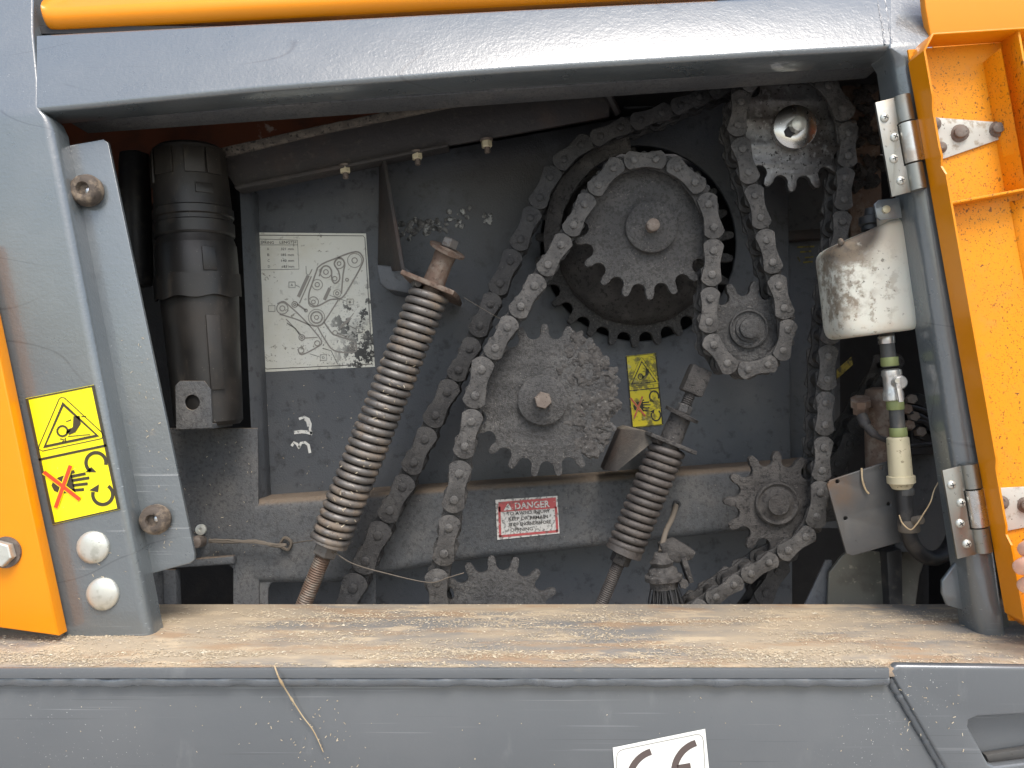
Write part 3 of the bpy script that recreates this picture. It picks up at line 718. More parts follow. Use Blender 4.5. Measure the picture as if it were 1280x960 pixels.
# shiny deposit on the upper sheet
sd = MB()
for i in range(26):
    x = 862 + i * 1.9 + random.uniform(-4, 4); y = 110 - (i * .35) + random.uniform(-7, 6)
    sd.blob(P(x, y, .337), random.uniform(.003, .007), .7, 150, (1, .5, 1), 2, i)
o = sd.build('deposit', M['silverdirt'], hs, 30)

# ------------------------------------------------------------------ black document canister
cn = thing('document_canister', 'dusty black plastic cylinder canister strapped upright inside the left post', 'canister', P(258, 535, .30))
A = P(236, 186, .21); B = P(262, 532, .21)
ax = (B - A); Lc = ax.length; ax.normalize()
rr = .056
prof_cap = [(0, .030), (.001, .046), (.006, .052), (.05, .054), (.095, .056), (.097, .058), (.108, .058), (.110, .0555), (.116, .0555), (.118, .058), (.135, .0575), (.138, .0555)]
MB().lathe(A, ax, prof_cap, 48, True).build('cap', M['canister'], cn, 30)
prof_body = [(.137, .054), (.15, .0575), (.152, .0585), (.20, .059), (.202, .057), (.245, .0555), (.30, .053), (Lc - .03, .050), (Lc - .006, .049), (Lc, .044), (Lc, .02)]
MB().lathe(A, ax, prof_body, 48, True).build('body', M['canister'], cn, 30)
side = ax.cross(Vector((0, -1, 0))).normalized(); side = -side if side.x < 0 else side
def onc(t, ang, r): return A + ax * t + (Vector((0, -1, 0)) * math.cos(R(ang)) + side * math.sin(R(ang))) * r
for (ang, t0, t1, wdd) in ((28, .012, .05, 14), (58, .012, .05, 12), (-20, .012, .05, 16), (-60, .012, .06, 16), (38, .16, .195, 9), (38, .26, .37, 10), (40, .065, .08, 13)):
    mb = MB(); q = []
    r0 = .0535 if t0 < .1 else (.0585 if t0 < .2 else .054)
    r1 = .0545 if t1 < .1 else (.0585 if t1 < .2 else .052)
    mb.prism([onc(t0, ang - wdd, r0 + .0035), onc(t0, ang + wdd, r0 + .0035), onc(t1, ang + wdd, r1 + .0035), onc(t1, ang - wdd, r1 + .0035)], -onc(0, ang, .003) + A, .0008)
    mb.build('grip_rib', M['canister'], cn)
# strap band with loose pointed end
mb = MB(); rings = []
for k in range(25):
    an = -92 + k * 7.7
    t0 = .198 + .002 * math.sin(k); t1 = t0 + .034
    if k < 3: t0 += .010 * (3 - k) / 3; t1 -= .008 * (3 - k) / 3
    rs = .0625 + .0012 * math.sin(k * .8)
    rings.append([onc(t0, an, rs - .0015), onc(t0, an, rs), onc(t1, an, rs), onc(t1, an, rs - .0015)])
mb.loft(rings); mb.build('strap', M['canister'], cn, 30)
plate('bracket_tab', [[(219, 482), (225, 476), (255, 476), (263, 487), (265, 535), (220, 537)], circ(240, 503, 9.5, 18)], .155, .004, M['paint_dirty'], cn, .0008)
mb = MB(); mb.prism([P(220, 531, .157), P(266, 529, .157), P(266, 536, .157), P(220, 538, .157)], (0, .08, 0), .0008); mb.build('bracket_foot', M['paint_dirty'], cn)
# the dark hydraulic cylinder left of it
mb = MB(); mb.lathe(P(168, 190, .30), (.02, 0, -1), [(0, .012), (.004, .022), (.02, .024), (.21, .025), (.22, .022)], 24)
tag(mb.build('accumulator', M['black'], None, 40), 'dark narrow cylinder half hidden between canister and left post', 'cylinder')

# ------------------------------------------------------------------ sprockets
PITCH = 29.3
def sprocket_outline(N, R0, p, phase):
    pts = []; rs = .31 * p
    for k in range(N):
        a = phase + 2 * math.pi * k / N
        c = Vector((R0 * math.cos(a), R0 * math.sin(a)))
        for q in range(9):
            ph = R(-98) + R(196) * q / 8
            an = a + math.pi - ph
            pts.append((c.x + rs * math.cos(an), c.y + rs * math.sin(an)))
        am = a + math.pi / N; rt = R0 + .36 * p; hw = .085 * p / rt
        j = random.uniform(-.03, .03) * p
        pts.append(((rt - .05 * p + j) * math.cos(am - hw * 1.5), (rt - .05 * p + j) * math.sin(am - hw * 1.5)))
        pts.append(((rt + j) * math.cos(am), (rt + j) * math.sin(am)))
        pts.append(((rt - .05 * p + j) * math.cos(am + hw * 1.5), (rt - .05 * p + j) * math.sin(am + hw * 1.5)))
    return pts
def sprocket(label, cx, cy, N, Y, mat, ppx=PITCH, pin=None, hub=None, th=.011, R0=None):
    s = S(Y); c = P(cx, cy, Y); p = ppx * s
    R0 = R0 * s if R0 else p / (2 * math.sin(math.pi / N))
    ph = 0
    if pin:
        d = P(*pin, Y) - c; ph = math.atan2(d.z, d.x)
    t = thing('sprocket', label, 'sprocket', (c.x, Y + th / 2, c.z), 'chain sprockets')
    me = curve_mesh([[(x, y) for x, y in sprocket_outline(N, R0, p, ph)]], th, .0012, 1)
    # subdivide lightly so the face can be uneven
    for v in me.vertices: v.co = (v.co.x + c.x, v.co.y + Y + th / 2, v.co.z + c.z)
    mesh_obj('toothed_disc', me, mat, t, 40)
    hub(t, c, s, Y, mat)
    return t, c, R0
def hub_washer(rpx, bolt_r, off=(0, 0), wm=None, bm_=None, hexb=True, wth=.010):
    def f(t, c, s, Y, mat):
        r = rpx * s; c2 = c + Vector((off[0] * s, 0, -off[1] * s))
        mb = MB(); mb.lathe(c2 + Vector((0, .002, 0)), (0, -1, 0), [(0, r), (wth + .001, r), (wth + .002, r - .0012), (wth + .002, r * .4), (wth + .002, 0)], 40)
        wv = mb.build('hub_washer', wm or mat, t, 40)
        b = bolt_r * s
        if hexb: hexnut('hub_bolt', c2 + Vector((0, -wth + .001, 0)), (0, -1, 0), b, .016, bm_ or M['rustbolt'], wv)
        else: MB().lathe(c2 + Vector((0, -wth + .001, 0)), (0, -1, 0), [(0, b), (.015, b), (.0165, b * .8), (.0165, 0)], 18).build('hub_bolt', bm_ or M['rustbolt'], wv)
    return f
def hub_rings(radii, depths):
    def f(t, c, s, Y, mat):
        prof = []
        for (r, dd) in zip(radii, depths): prof.append((dd, r * s))
        prof.append((depths[-1], 0))
        MB().lathe(c, (0, -1, 0), prof, 36).build('bearing_hub', mat, t, 40)
    return f
YA = .168; YB = .222          # chain planes (mid width)
tu, cu_, Ru = sprocket('large dusty sprocket under the front chain loop, washer with domed bolt at its centre', 809, 282, 18, YA, M['sprocket'], pin=(820, 199.5), hub=hub_washer(32, 8, (4, 3), hexb=False), R0=82.5)
tm, cm_, Rm = sprocket('large sprocket caked with grease right of the long spring, teeth free of chain', 682, 500, 19, YA + .004, M['sprocket'], pin=(594, 494), hub=hub_washer(31, 11, (-4, 0)), R0=86)
sprocket('small round idler sprocket hanging in the chain loop right of the large one', 935, 411, 11, YA, M['sprocket'], pin=(985, 412), hub=hub_rings([24, 24, 22, 20.5, 17, 16.5, 13, 12.5, 10], [0, .005, .006, .003, .003, .006, .007, .012, .0135]), R0=50.5)
sprocket('shiny worn sprocket at the upper right with a bright notched washer', 992, 160, 15, YA, M['sprocket_shiny'], pin=(1062, 169), hub=hub_washer(27, 9, (-2, 2), M['zinc_shiny'], M['dome'], False, .014), R0=70)
sprocket('small grimy sprocket at the lower right beside the plate with four holes', 970, 629, 12, YA, M['sprocket_dark'], pin=(1025, 616), hub=hub_rings([27, 27, 25, 22, 21, 14, 13], [0, .006, .008, .005, .005, .010, .013]), R0=55.5)
sprocket('sprocket half sunk behind the sill at the bottom centre', 622, 777, 16, YA, M['sprocket'], pin=(549, 770), hub=hub_washer(26, 9), R0=72)
sprocket('dark rear sprocket with long teeth behind the large dusty one', 793, 309, 26, .296, M['sprocket'], ppx=28, pin=(780, 424), hub=hub_washer(40, 10), R0=115, th=.014)
# dished grimy drum in front of the rear sprocket
drum = MB(); c = P(797, 305, .29); s_ = S(.29)
drum.lathe(c, (0, -1, 0), [(0, 101 * s_), (.010, 99 * s_), (.022, 92 * s_), (.034, 70 * s_), (.036, 0)], 56); drum.jitter(.0022, 60)
rear = [o for o in col.objects if o.name.startswith('sprocket') and 'rear sprocket' in o.get('label', '')][0]
drum.build('dished_drum', M['sprocket_dark'], rear, 60)
# crud on the middle sprocket's right flank
cr = MB()
for i in range(260):
    a = random.uniform(-.95, 1.2); r = random.uniform(.045, .100) if random.random() < .4 else random.uniform(.080, .106)
    q = cm_ + Vector((math.cos(a) * r, random.uniform(.000, .003), math.sin(a) * r))
    cr.blob(q, random.uniform(.002, .009), 1.0, 190, (1, random.uniform(.12, .35), 1), 3, i)
o = cr.build('grease_crust', M['crud'], tm, 40); o['kind'] = 'stuff'
# shaft bolt hole of the bright washer
nb = P(987, 165, YA - .0155); MB().lathe(nb, (0, -1, 0), [(0, .008), (.0012, .008), (.0012, 0)], 6).build('hex_socket', M['dark'], [o for o in col.objects if o.get('label', '').startswith('shiny worn')][0], None)

# ------------------------------------------------------------------ chains
P0 = .0325
def fig8(L, r, waist, n=10):
    pts = []
    for k in range(n + 1):
        a = R(-62 + 124 * k / n); pts.append((L / 2 + r * math.cos(a), r * math.sin(a)))
    pts.append((L * .18, waist)); pts.append((0, waist * .96)); pts.append((-L * .18, waist))
    for k in range(n + 1):
        a = R(118 + 124 * k / n); pts.append((-L / 2 + r * math.cos(a), r * math.sin(a)))
    pts.append((-L * .18, -waist)); pts.append((0, -waist * .96)); pts.append((L * .18, -waist))
    return pts
def merge(ms):
    bm = bmesh.new()
    for m in ms: bm.from_mesh(m); bpy.data.meshes.remove(m)
    me = bpy.data.meshes.new('link'); bm.to_mesh(me); bm.free(); return me
def shifted(me, dy):
    for v in me.vertices: v.co.y += dy
    return me
def cyl_mesh(x, y0, y1, r, n=14):
    mb = MB(); mb.lathe((x, y0, 0), (0, 1, 0), [(0, r * .85), (.0006, r), (abs(y1 - y0) - .0006, r), (abs(y1 - y0), r * .85)], n)
    bmesh.ops.recalc_face_normals(mb.bm, faces=mb.bm.faces)
    me = bpy.data.meshes.new('t'); mb.bm.to_mesh(me); mb.bm.free(); return me
HW = .0225
def link_meshes(mat, pmat, imat):
    o = shifted(curve_mesh([fig8(P0, .0160, .0110)], .0036, .0005, 1), -HW)
    o2 = shifted(curve_mesh([fig8(P0, .0160, .0110)], .0036, .0005, 1), HW)
    i = merge([shifted(curve_mesh([fig8(P0, .0156, .0112)], .0034, .0005, 1), d) for d in (-HW + .0075, HW - .0075)] + [cyl_mesh(x, -HW + .004, HW - .004, .0095) for x in (-P0 / 2, P0 / 2)])
    p = cyl_mesh(0, -HW - .0042, HW + .0042, .0052, 14)
    for me, mt in ((o, mat), (o2, mat), (i, imat), (p, pmat)):
        me.materials.append(mt); me.shade_smooth(); me.set_sharp_from_angle(angle=R(40))
    return o, i, p, o2
LK = link_meshes(M['chain'], M['chain_pin'], M['chain_inner']); LKD = link_meshes(M['chain_dark'], M['chain_dark'], M['chain_dark'])
def chain(t, pins, Y, lk, start_outer=True, Yp=None):
    lo, li, lp, lo2 = lk
    pts = [P(x, y, Y - HW - .002) for x, y in pins]; out = start_outer
    for a, b in zip(pts, pts[1:]):
        d = b - a; L = d.length; d = d / L
        x = Vector((d.x, 0, d.z)); z = x.cross(Vector((0, 1, 0))); mid = (a + b) / 2; mid.y = Y
        wob = random.uniform(-.0006, .0006); mid.y += wob
        m = Matrix(((x.x * L / P0, 0, z.x * L / P0, mid.x), (0, 1, 0, mid.y), (x.z * L / P0, 0, z.z * L / P0, mid.z), (0, 0, 0, 1)))
        o = bpy.data.objects.new('outer_link' if out else 'inner_link', lo if out else li); col.objects.link(o)
        o.parent = t; o.matrix_parent_inverse = Matrix.Translation(-ORIG[t]); o.matrix_basis = m
        if out:
            p = bpy.data.objects.new('link_plate', lo2); col.objects.link(p); p.parent = o
            for sx in (-1, 1):
                p = bpy.data.objects.new('pin', lp); col.objects.link(p); p.parent = o; p.location = (sx * P0 / 2, random.uniform(-.0006, .0006), 0)
                p.scale = (1, 1, 1)
        out = not out
def densify(pts, gap=29.5):
    """put pins into long hidden stretches"""
    out = [pts[0]]
    for a, b in zip(pts, pts[1:]):
        d = math.dist(a, b); k = max(1, round(d / gap))
        for j in range(1, k + 1): out.append((a[0] + (b[0] - a[0]) * j / k, a[1] + (b[1] - a[1]) * j / k))
    return out
pinsA = [(552, 795), (549, 762), (546, 728), (555, 692), (561, 660), (567.5, 625), (574, 592), (581, 558), (589, 527), (594, 494.5), (602, 462), (619, 435), (634, 409), (651, 383), (668, 357), (685, 331), (701, 306), (717, 281), (731, 255), (748, 231), (767, 210), (793, 200), (820, 199.5), (847, 209.5), (869, 228), (885.5, 255), (892, 284), (892, 313), (890, 343), (888, 373), (886.5, 402), (892, 431), (909, 454), (935, 462), (960, 456), (979, 438), (985, 412), (980, 385), (973, 357), (965.5, 328), (958, 300), (951, 272), (944, 244), (936, 215), (928, 186), (922, 156), (926, 127), (939, 101), (962, 85), (990, 82), (1015, 90), (1036, 106), (1053, 135), (1061, 166), (1060, 195), (1057, 222), (1055, 249.5), (1052.5, 277), (1050, 305), (1047, 333), (1044, 361), (1041, 389), (1038, 417), (1035.5, 445), (1034, 474), (1032, 503), (1031, 531), (1029.5, 559.5), (1027.5, 588), (1025.5, 616), (1021, 646), (1007, 671), (985, 688), (961, 703), (939, 717), (917, 731), (895, 746), (872, 762), (850, 778)]
ca = thing('roller_chain', 'dusty light grey roller chain winding in front around the sprockets', 'chain', P(546, 728, YA), 'roller chains')
chain(ca, densify(pinsA), YA, LK, False)
pinsB = [(426, 770), (441, 735), (457, 701), (472.5, 669), (487.5, 638), (503, 609), (517, 578), (531, 549), (544, 519), (559, 490), (573, 462.5), (587, 436), (600, 407), (613, 380), (625, 354), (638, 326), (651, 299), (663, 272), (675, 247), (688, 221), (705, 199), (727, 181), (751, 170), (776, 159), (801, 150), (827, 141), (851, 131), (875, 121), (899, 111), (924, 101), (948, 92)]
cb = thing('roller_chain', 'dark oily roller chain running behind the light one from lower left to top', 'chain', P(441, 735, YB), 'roller chains')
chain(cb, pinsB, YB, LKD, True)
cc = [(1118, 455), (1106, 480), (1090, 505), (1074, 531), (1062, 555), (1047, 580), (1033, 606), (1018, 633), (1003, 660), (988, 687), (973, 714), (958, 741), (943, 768)]
chain(cb, cc, YB + .004, LKD, True)
# guide arc seen between the two chains
ga = MB(); rr_ = []
for k in range(30):
    a = R(100 + 95 * k / 29); 
    rr_.append([P(808 + r * math.cos(a), 296 - r * math.sin(a), y) for r, y in ((128, .225), (128, .24), (108, .24), (108, .225))])
ga.loft(rr_); ga.jitter(.002, 60)
tag(ga.build('chain_guide', M['sprocket_dark'], None, 50), 'curved grimy guide strip between the dark chain and the large sprocket', 'chain guide')

# ------------------------------------------------------------------ tension springs
def helix(A, B, r, wire, turns, n=22, flat_ends=True):
    ax = (B - A); L = ax.length; ax.normalize(); u = ax.orthogonal().normalized(); v = ax.cross(u)
    pts = []; tot = int(turns * n)
    for k in range(tot + 1):
        t = k / tot; a = 2 * math.pi * turns * t
        if flat_ends:
            tt = (t - .5) * 2; tt = tt * (1 + .0 * tt); t = .5 + tt / 2
        pts.append(A + ax * (L * t) + (u * math.cos(a) + v * math.sin(a)) * r * (1 + .012 * math.sin(t * 23)))
    return pts
def threaded(p0, d, L, r, pitch, name, mat, parent):
    prof = [(0, r * .8)]; t = 0
    while t < L: prof += [(t, r * .86), (t + pitch * .5, r)]; t += pitch
    prof.append((L, r * .8))
    return MB().lathe(p0, d, prof, 18).build(name, mat, parent, 20)
YS = .175
sp = thing('tension_spring', 'long rust-dusted coil spring on a threaded rod beside the chart', 'spring', P(372, 752, YS), 'chain tensioner springs')
A = P(539, 362, YS); B = P(412, 676, YS); d = (B - A).normalized(); L = (B - A).length
mb = MB(); mb.tube(helix(A, B, .0250, .0054, 32.2, 20), .00545, 9); mb.build('coil', M['spring'], sp, 80)
MB().lathe(A, d, [(-.01, .013), (L + .01, .013)], 16).build('rod', M['rust'], sp)
hexnut('nut', B + d * .004, d, .0185, .019, M['spring'], sp)
threaded(B + d * .02, d, .13, .0122, .0036, 'threaded_rod', M['thread'], sp)
MB().lathe(B - d * .006, d, [(0, .028), (.009, .029), (.010, 0)], 24).build('end_cup', M['spring'], sp)
up_ = -d
MB().lathe(A + up_ * .002, up_, [(0, .018), (.012, .0165), (.040, .0155), (.052, .0165), (.062, .0165)], 24).build('bushing', M['rust'], sp)
MB().lathe(A + up_ * .060, (up_ + Vector((.10, -.32, 0))).normalized(), [(0, .012), (.001, .0275), (.0045, .028), (.0055, .012), (.0055, 0)], 32).build('flange_washer', M['rust'], sp)
hexnut('nut', A + up_ * .066, up_, .0125, .014, M['spring'], sp)
# bracket the upper end hangs from
bk = thing('spring_bracket', 'folded steel bracket holding the top of the long spring', 'bracket', P(500, 340, .28))
mb = MB(); mb.prism([P(474, 196, .32), P(472, 340, .32), P(502, 338, .19), P(500, 330, .19), P(478, 200, .235)], (.006, 0, 0), .0012); mb.build('side_plate', M['rustbeam'], bk)
nrmv = d
pl4 = [P(501, 328, .165), P(572, 378, .165), P(580, 372, .185), P(590, 380, .30), P(486, 352, .32)]
c0 = A + up_ * .002
sd_ = d.cross(Vector((0, 1, 0))).normalized()
if sd_.x < 0: sd_ = -sd_
def bp(u, y): return c0 + sd_ * u + Vector((0, y, 0))
mb = MB(); mb.prism([bp(-.046, -.030), bp(.036, -.030), bp(.040, .02), bp(.036, .14), bp(-.046, .14)], up_ * .007, .001); mb.build('shelf', M['rust'], bk)
mb = MB(); mb.prism([P(470, 330, .24), P(474, 355, .24), P(484, 362, .24), P(540, 372, .24), P(510, 335, .24)], (0, .08, 0), .004); mb.build('base', M['paint_in'], bk)
dp = MB()
for i in range(70):
    x = random.gauss(535, 26); y = 290 - (x - 500) * .22 + random.gauss(0, 7)
    if x > 612 or x < 496: continue
    dp.blob(P(x, y, BY - .001), random.uniform(.002, .0055), .8, 150, (1, .4, 1), 2, i)
for i in range(12): dp.blob(P(609 + random.gauss(0, 3), 270 + random.gauss(0, 5), BY - .001), random.uniform(.002, .004), .8, 150, (1, .4, 1), 2, i)
o = dp.build('deposit', M['silverdirt'], hs, 30); o['kind'] = 'stuff'

s2 = thing('tension_spring', 'short dark grimy coil spring in front of the cross beam', 'spring', P(748, 755, YS), 'chain tensioner springs')
A = P(836, 556, YS); B = P(782, 684, YS); d = (B - A).normalized(); L = (B - A).length; up_ = -d
MB().tube(helix(A, B, .0225, .005, 14.2), .0054, 10).build('coil', M['spring_dark'], s2, 80)
MB().lathe(A, d, [(-.01, .0165), (L + .005, .0165)], 16).build('rod', M['spring_dark'], s2)
MB().lathe(B - d * .002, d, [(0, .0265), (.011, .0275), (.012, 0)], 24).build('end_cup', M['spring_dark'], s2)
hexnut('nut', B + d * .010, d, .0150, .016, M['sprocket_dark'], s2)
threaded(B + d * .024, d, .10, .0095, .003, 'threaded_rod', M['spring_dark'], s2)
MB().lathe(A + up_ * .0, up_, [(0, .0165), (.018, .0165), (.046, .0155)], 22).build('bushing', M['sprocket_dark'], s2)
MB().lathe(A + up_ * .045, (up_ + Vector((.06, -.08, 0))).normalized(), [(0, .012), (.001, .0255), (.006, .0265), (.007, .012), (.007, 0)], 28).build('flange_washer', M['sprocket_dark'], s2)
hexnut('nut', A + up_ * .051, up_, .0115, .013, M['sprocket'], s2)
threaded(A + up_ * .062, up_, .024, .0085, .003, 'threaded_rod', M['sprocket_dark'], s2)
mb = MB(); cq = A + up_ * .094; sx_ = d.cross(Vector((0, 1, 0))).normalized()
mb.prism([cq + sx_ * -.016 + d * .012 + Vector((0, -.012, 0)), cq + sx_ * .016 + d * .012 + Vector((0, -.012, 0)), cq + sx_ * .016 - d * .03 + Vector((0, -.012, 0)), cq + sx_ * -.016 - d * .03 + Vector((0, -.012, 0))], (0, .024, 0), .003)
mb.jitter(.0015, 90); mb.build('clevis', M['sprocket_dark'], s2)
b2 = thing('spring_bracket', 'dark wedge shaped bracket holding the top of the short spring', 'bracket', P(760, 590, .25))
mb = MB(); mb.prism([P(754, 588, .225), P(776, 536, .225), P(784, 533, .225), P(812, 540, .20), P(824, 546, .17), P(770, 590, .17)], (0, .045, 0), .002); mb.build('wedge', M['rustbeam'], b2)
c0 = A + up_ * .001
if sx_.x < 0: sx_ = -sx_
mb = MB(); mb.prism([c0 + sx_ * -.034 + Vector((0, -.026, 0)), c0 + sx_ * .036 + Vector((0, -.026, 0)), c0 + sx_ * .046 + Vector((0, .03, 0)), c0 + sx_ * .036 + Vector((0, .12, 0)), c0 + sx_ * -.034 + Vector((0, .12, 0))], up_ * .006, .0012)
mb.jitter(.001, 60); mb.build('shelf', M['sprocket_dark'], b2)

# ------------------------------------------------------------------ white reservoir with hose, valve and fittings
rv = thing('oil_reservoir', 'milky white plastic reservoir stained with grime beside the right post', 'reservoir', P(1090, 420, .10))
s_ = S(.075)
nu = 64; rings = []
def sup(a, e): 
    c_, s__ = math.cos(a), math.sin(a); return (abs(c_) ** e * (1 if c_ > 0 else -1), abs(s__) ** e * (1 if s__ > 0 else -1))
def edge(t):          # left, right px by height (0 top .. 1 bottom)
    return 1026 + 13 * t, 1130 + 12 * t
levels = [(0, .5), (.0, .74), (.012, .88), (.04, .965), (.08, .995), (.14, 1), (.3, 1), (.5, 1), (.7, 1), (.84, 1), (.90, .99), (.945, .965), (.975, .92), (.993, .85), (1.0, .76), (1.0, .5)]
for t, k in levels:
    l, r_ = edge(t); cx = (l + r_) / 2; hw = (r_ - l) / 2 * k; ring = []
    for i in range(nu):
        x, y = sup(2 * math.pi * i / nu, .55)
        px = cx + x * hw
        ytop = 314 - (px - 1028) * .46 if px < 1100 else 281 - (px - 1100) * .1
        ybot = 425 - (px - 1040) * .125
        py = ytop + (ybot - ytop) * t
        q = P(px, py, .085); ring.append(Vector((q.x, .085 + y * .045 * (k * .5 + .5), q.z)))
    rings.append(ring)
mb = MB(); mb.loft(rings); mb.jitter(.0007, 25); mb.build('tank', M['bottle'], rv, 60)
plate('neck_tab', [[(1099, 268), (1124, 262), (1132, 330), (1102, 330)]], .048, .010, M['bottle'], rv, .003)
mb = MB(); mb.lathe(P(1090, 288, .09), (0, 0, 1), [(0, .014), (.006, .014), (.008, .017), (.018, .017), (.02, .010), (.03, .009), (.03, 0)], 20); mb.build('filler_cap', M['black'], rv)
pt = plate('mounting_tab', [[(1093, 255), (1098, 250), (1124, 247), (1128, 272), (1101, 275), (1096, 271)]], .030, .004, M['paint'], rv, .0008)
MB().lathe(P(1107, 262, .030), (0, -1, 0), [(0, .0052), (.003, .005), (.004, .003), (.004, 0)], 14).build('screw', M['brass'], pt)
MB().blob(P(1051, 302, .05), .006, .5, 100, (.6, .6, 1.1), 2, 3).build('moulding_pip', M['bottle'], rv)

hz = thing('drain_hose', 'grey drain hose with lever valve and brass fitting below the white reservoir', 'hose', P(1150, 700, .07))
YH = .075
def T(pts, r, name, mat, n=16, par=hz): return MB().tube(path_smooth([P(x, y, YH + (z if z else 0)) for x, y, z in pts]), r, n).build(name, mat, par, 60)
T([(1108, 412, .01), (1109, 430, 0), (1112, 458, 0)], .0095, 'hose_piece', M['hose'])
T([(1119, 497, 0), (1121, 520, 0), (1124, 552, 0)], .0095, 'hose_piece', M['hose'])
T([(1128, 600, 0), (1131, 630, 0), (1134, 660, 0), (1143, 684, .005), (1160, 697, .015), (1178, 694, .03), (1191, 675, .04), (1196, 645, .05)], .0105, 'hose_piece', M['black'])
def ringc(x, y, r, h, name, mat, par=hz):
    dd = Vector((.08, 0, -1)).normalized(); return MB().lathe(P(x, y, YH) - dd * h / 2, dd, [(0, r * .96), (.001, r), (h - .001, r), (h, r * .96)], 20).build(name, mat, par)
ringc(1112, 452, .0112, .012, 'clamp', M['clampgreen']); ringc(1119, 506, .0112, .013, 'clamp', M['clampgreen']); ringc(1123, 540, .0112, .012, 'clamp', M['clampgreen'])
ringc(1108, 425, .0108, .010, 'clamp', M['zinc_shiny'])
dd = Vector((.08, 0, -1)).normalized()
vb = MB().lathe(P(1114, 461, YH), dd, [(0, .008), (.002, .0125), (.008, .013), (.012, .0115), (.028, .0115), (.033, .013), (.042, .013), (.044, .009)], 20).build('valve_body', M['alu'], hz, 35)
MB().lathe(P(1121, 478, YH - .008), (.1, -1, 0), [(0, .009), (.010, .009), (.012, .007), (.012, 0)], 20).build('spindle', M['alu'], vb)
mb = MB(); mb.prism([P(1119, 473, .052), P(1126, 473, .052), P(1130, 502, .050), P(1124, 503, .050)], (0, .003, 0), .0007); mb.build('lever', M['alu'], vb)
MB().lathe(P(1120.5, 476, .0525), (0, -1, 0), [(0, .0038), (.003, .0035), (.003, 0)], 10).build('lever_screw', M['dome'], vb)
MB().lathe(P(1122, 546, YH), dd, [(0, .012), (.002, .0142), (.052, .0150), (.053, .0178), (.062, .0178), (.064, .0150), (.070, .012)], 28).build('brass_fitting', M['brass'], hz, 35)
ringc(1131, 614, .0115, .010, 'clamp', M['hose']); 
cl = ringc(1136, 657, .0135, .016, 'clamp', M['twine'])
MB().lathe(P(1143, 651, .064), (.3, -1, .3), [(0, .006), (.012, .006), (.013, .004), (.013, 0)], 10).build('clamp_screw', M['twine'], cl)
# square plate with four holes
tp = plate('drilled_plate', [[(1034, 606), (1038, 600), (1112, 576), (1117, 578), (1141, 668), (1139, 674), (1066, 695), (1058, 692)], circ(1047, 602, 2.6, 10), circ(1102, 585, 2.6, 10), circ(1111, 630, 2.6, 10), circ(1057, 648, 2.6, 10)], .10, .004, M['greyplate'], None, .001)
tag(tp, 'grey square steel plate with four small holes and a rusty corner', 'plate')
# machinery in the dark behind the hose
ac = thing('actuator', 'rusty brown cylinder with fittings half hidden behind the drain hose', 'actuator', P(1105, 600, .16))
MB().lathe(P(1104, 484, .16), (.02, 0, -1), [(0, .015), (.003, .024), (.02, .027), (.13, .026), (.135, .02)], 28).build('barrel', M['rust'], ac)
MB().lathe(P(1076, 516, .14), (-.2, -.4, 1), [(0, .011), (.010, .011), (.011, .014), (.022, .014), (.022, 0)], 8).build('elbow', M['rust'], ac, None)
MB().tube(path_smooth([P(1077, 520, .13), P(1083, 532, .12), P(1096, 545, .11), P(1116, 553, .11)]), [.008] * 6 + [.006] * 6 + [.004] * 7, 10).build('grease_pipe', M['rustbeam'], ac)
vbk = thing('valve_block', 'dark hydraulic valve block with fittings and black cables beside the right post', 'valve block', P(1150, 560, .14))
MB().box(P(1158, 535, .17), (.07, .05, .075), None, .003).build('block', M['dark'], vbk)
for (x, y, m_) in ((1137, 500, 'rustbolt'), (1140, 521, 'rustbolt'), (1148, 540, 'rustbolt'), (1131, 512, 'rust'), (1134, 532, 'rust')):
    hexnut('fitting', P(x, y, .13), (-.3, -1, .1), .0075, .02, M[m_], vbk)
for (x, y) in ((1147, 500), (1150, 522), (1160, 537), (1153, 543)):
    MB().box(P(x, y, .125), (.014, .02, .016), Matrix.Rotation(.4, 3, 'Y'), .0015).build('plug', M['black'], vbk)
for (pts) in ([(1136, 508), (1152, 512), (1166, 520), (1176, 534)], [(1140, 526), (1156, 528), (1168, 542), (1172, 560)], [(1134, 515), (1150, 520), (1162, 528), (1170, 538)], [(1128, 560), (1150, 556), (1180, 556)]):
    MB().tube(path_smooth([P(x, y, .115) for x, y in pts]), .0035, 8).build('cable', M['cable'], vbk, 60)
MB().prism([P(1125, 556, .15), P(1190, 550, .15), P(1190, 566, .15), P(1125, 566, .15)], (0, .05, 0), .002).build('shelf', M['rustbeam'], vbk)
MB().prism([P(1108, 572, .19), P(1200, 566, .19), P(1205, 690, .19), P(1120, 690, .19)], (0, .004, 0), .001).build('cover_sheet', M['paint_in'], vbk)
# worn plates at the bottom right
wp = plate('worn_plate', [[(1034, 770), (1036, 716), (1052, 695), (1066, 684), (1100, 690), (1110, 740), (1112, 770)]], .18, .006, M['greenmetal'], None, .002)
tag(wp, 'worn grey green steel plate under the drilled plate', 'plate')
wp2 = plate('worn_plate', [[(1122, 780), (1124, 700), (1134, 676), (1160, 690), (1150, 720), (1142, 780)]], .20, .006, M['greenmetal'], None, .002)
tag(wp2, 'narrow worn steel plate under the curved hose', 'plate')
bx_ = MB(); bx_.prism([P(1108, 690, .16), P(1128, 686, .16), P(1130, 790, .16), P(1114, 790, .16)], (0, .06, 0), .003)
tag(bx_.build('support_bar', M['black'], None), 'black upright bar between the two worn plates', 'bar')
sh = MB(); sh.prism([P(1004, 760, .19), P(1032, 700, .19), P(1040, 700, .19), P(1044, 775, .19), P(1004, 775, .19)], (0, .004, 0), .001)
tag(sh.build('slanted_sheet', M['paint_in'], None), 'blue grey slanted sheet left of the worn plate', 'sheet')

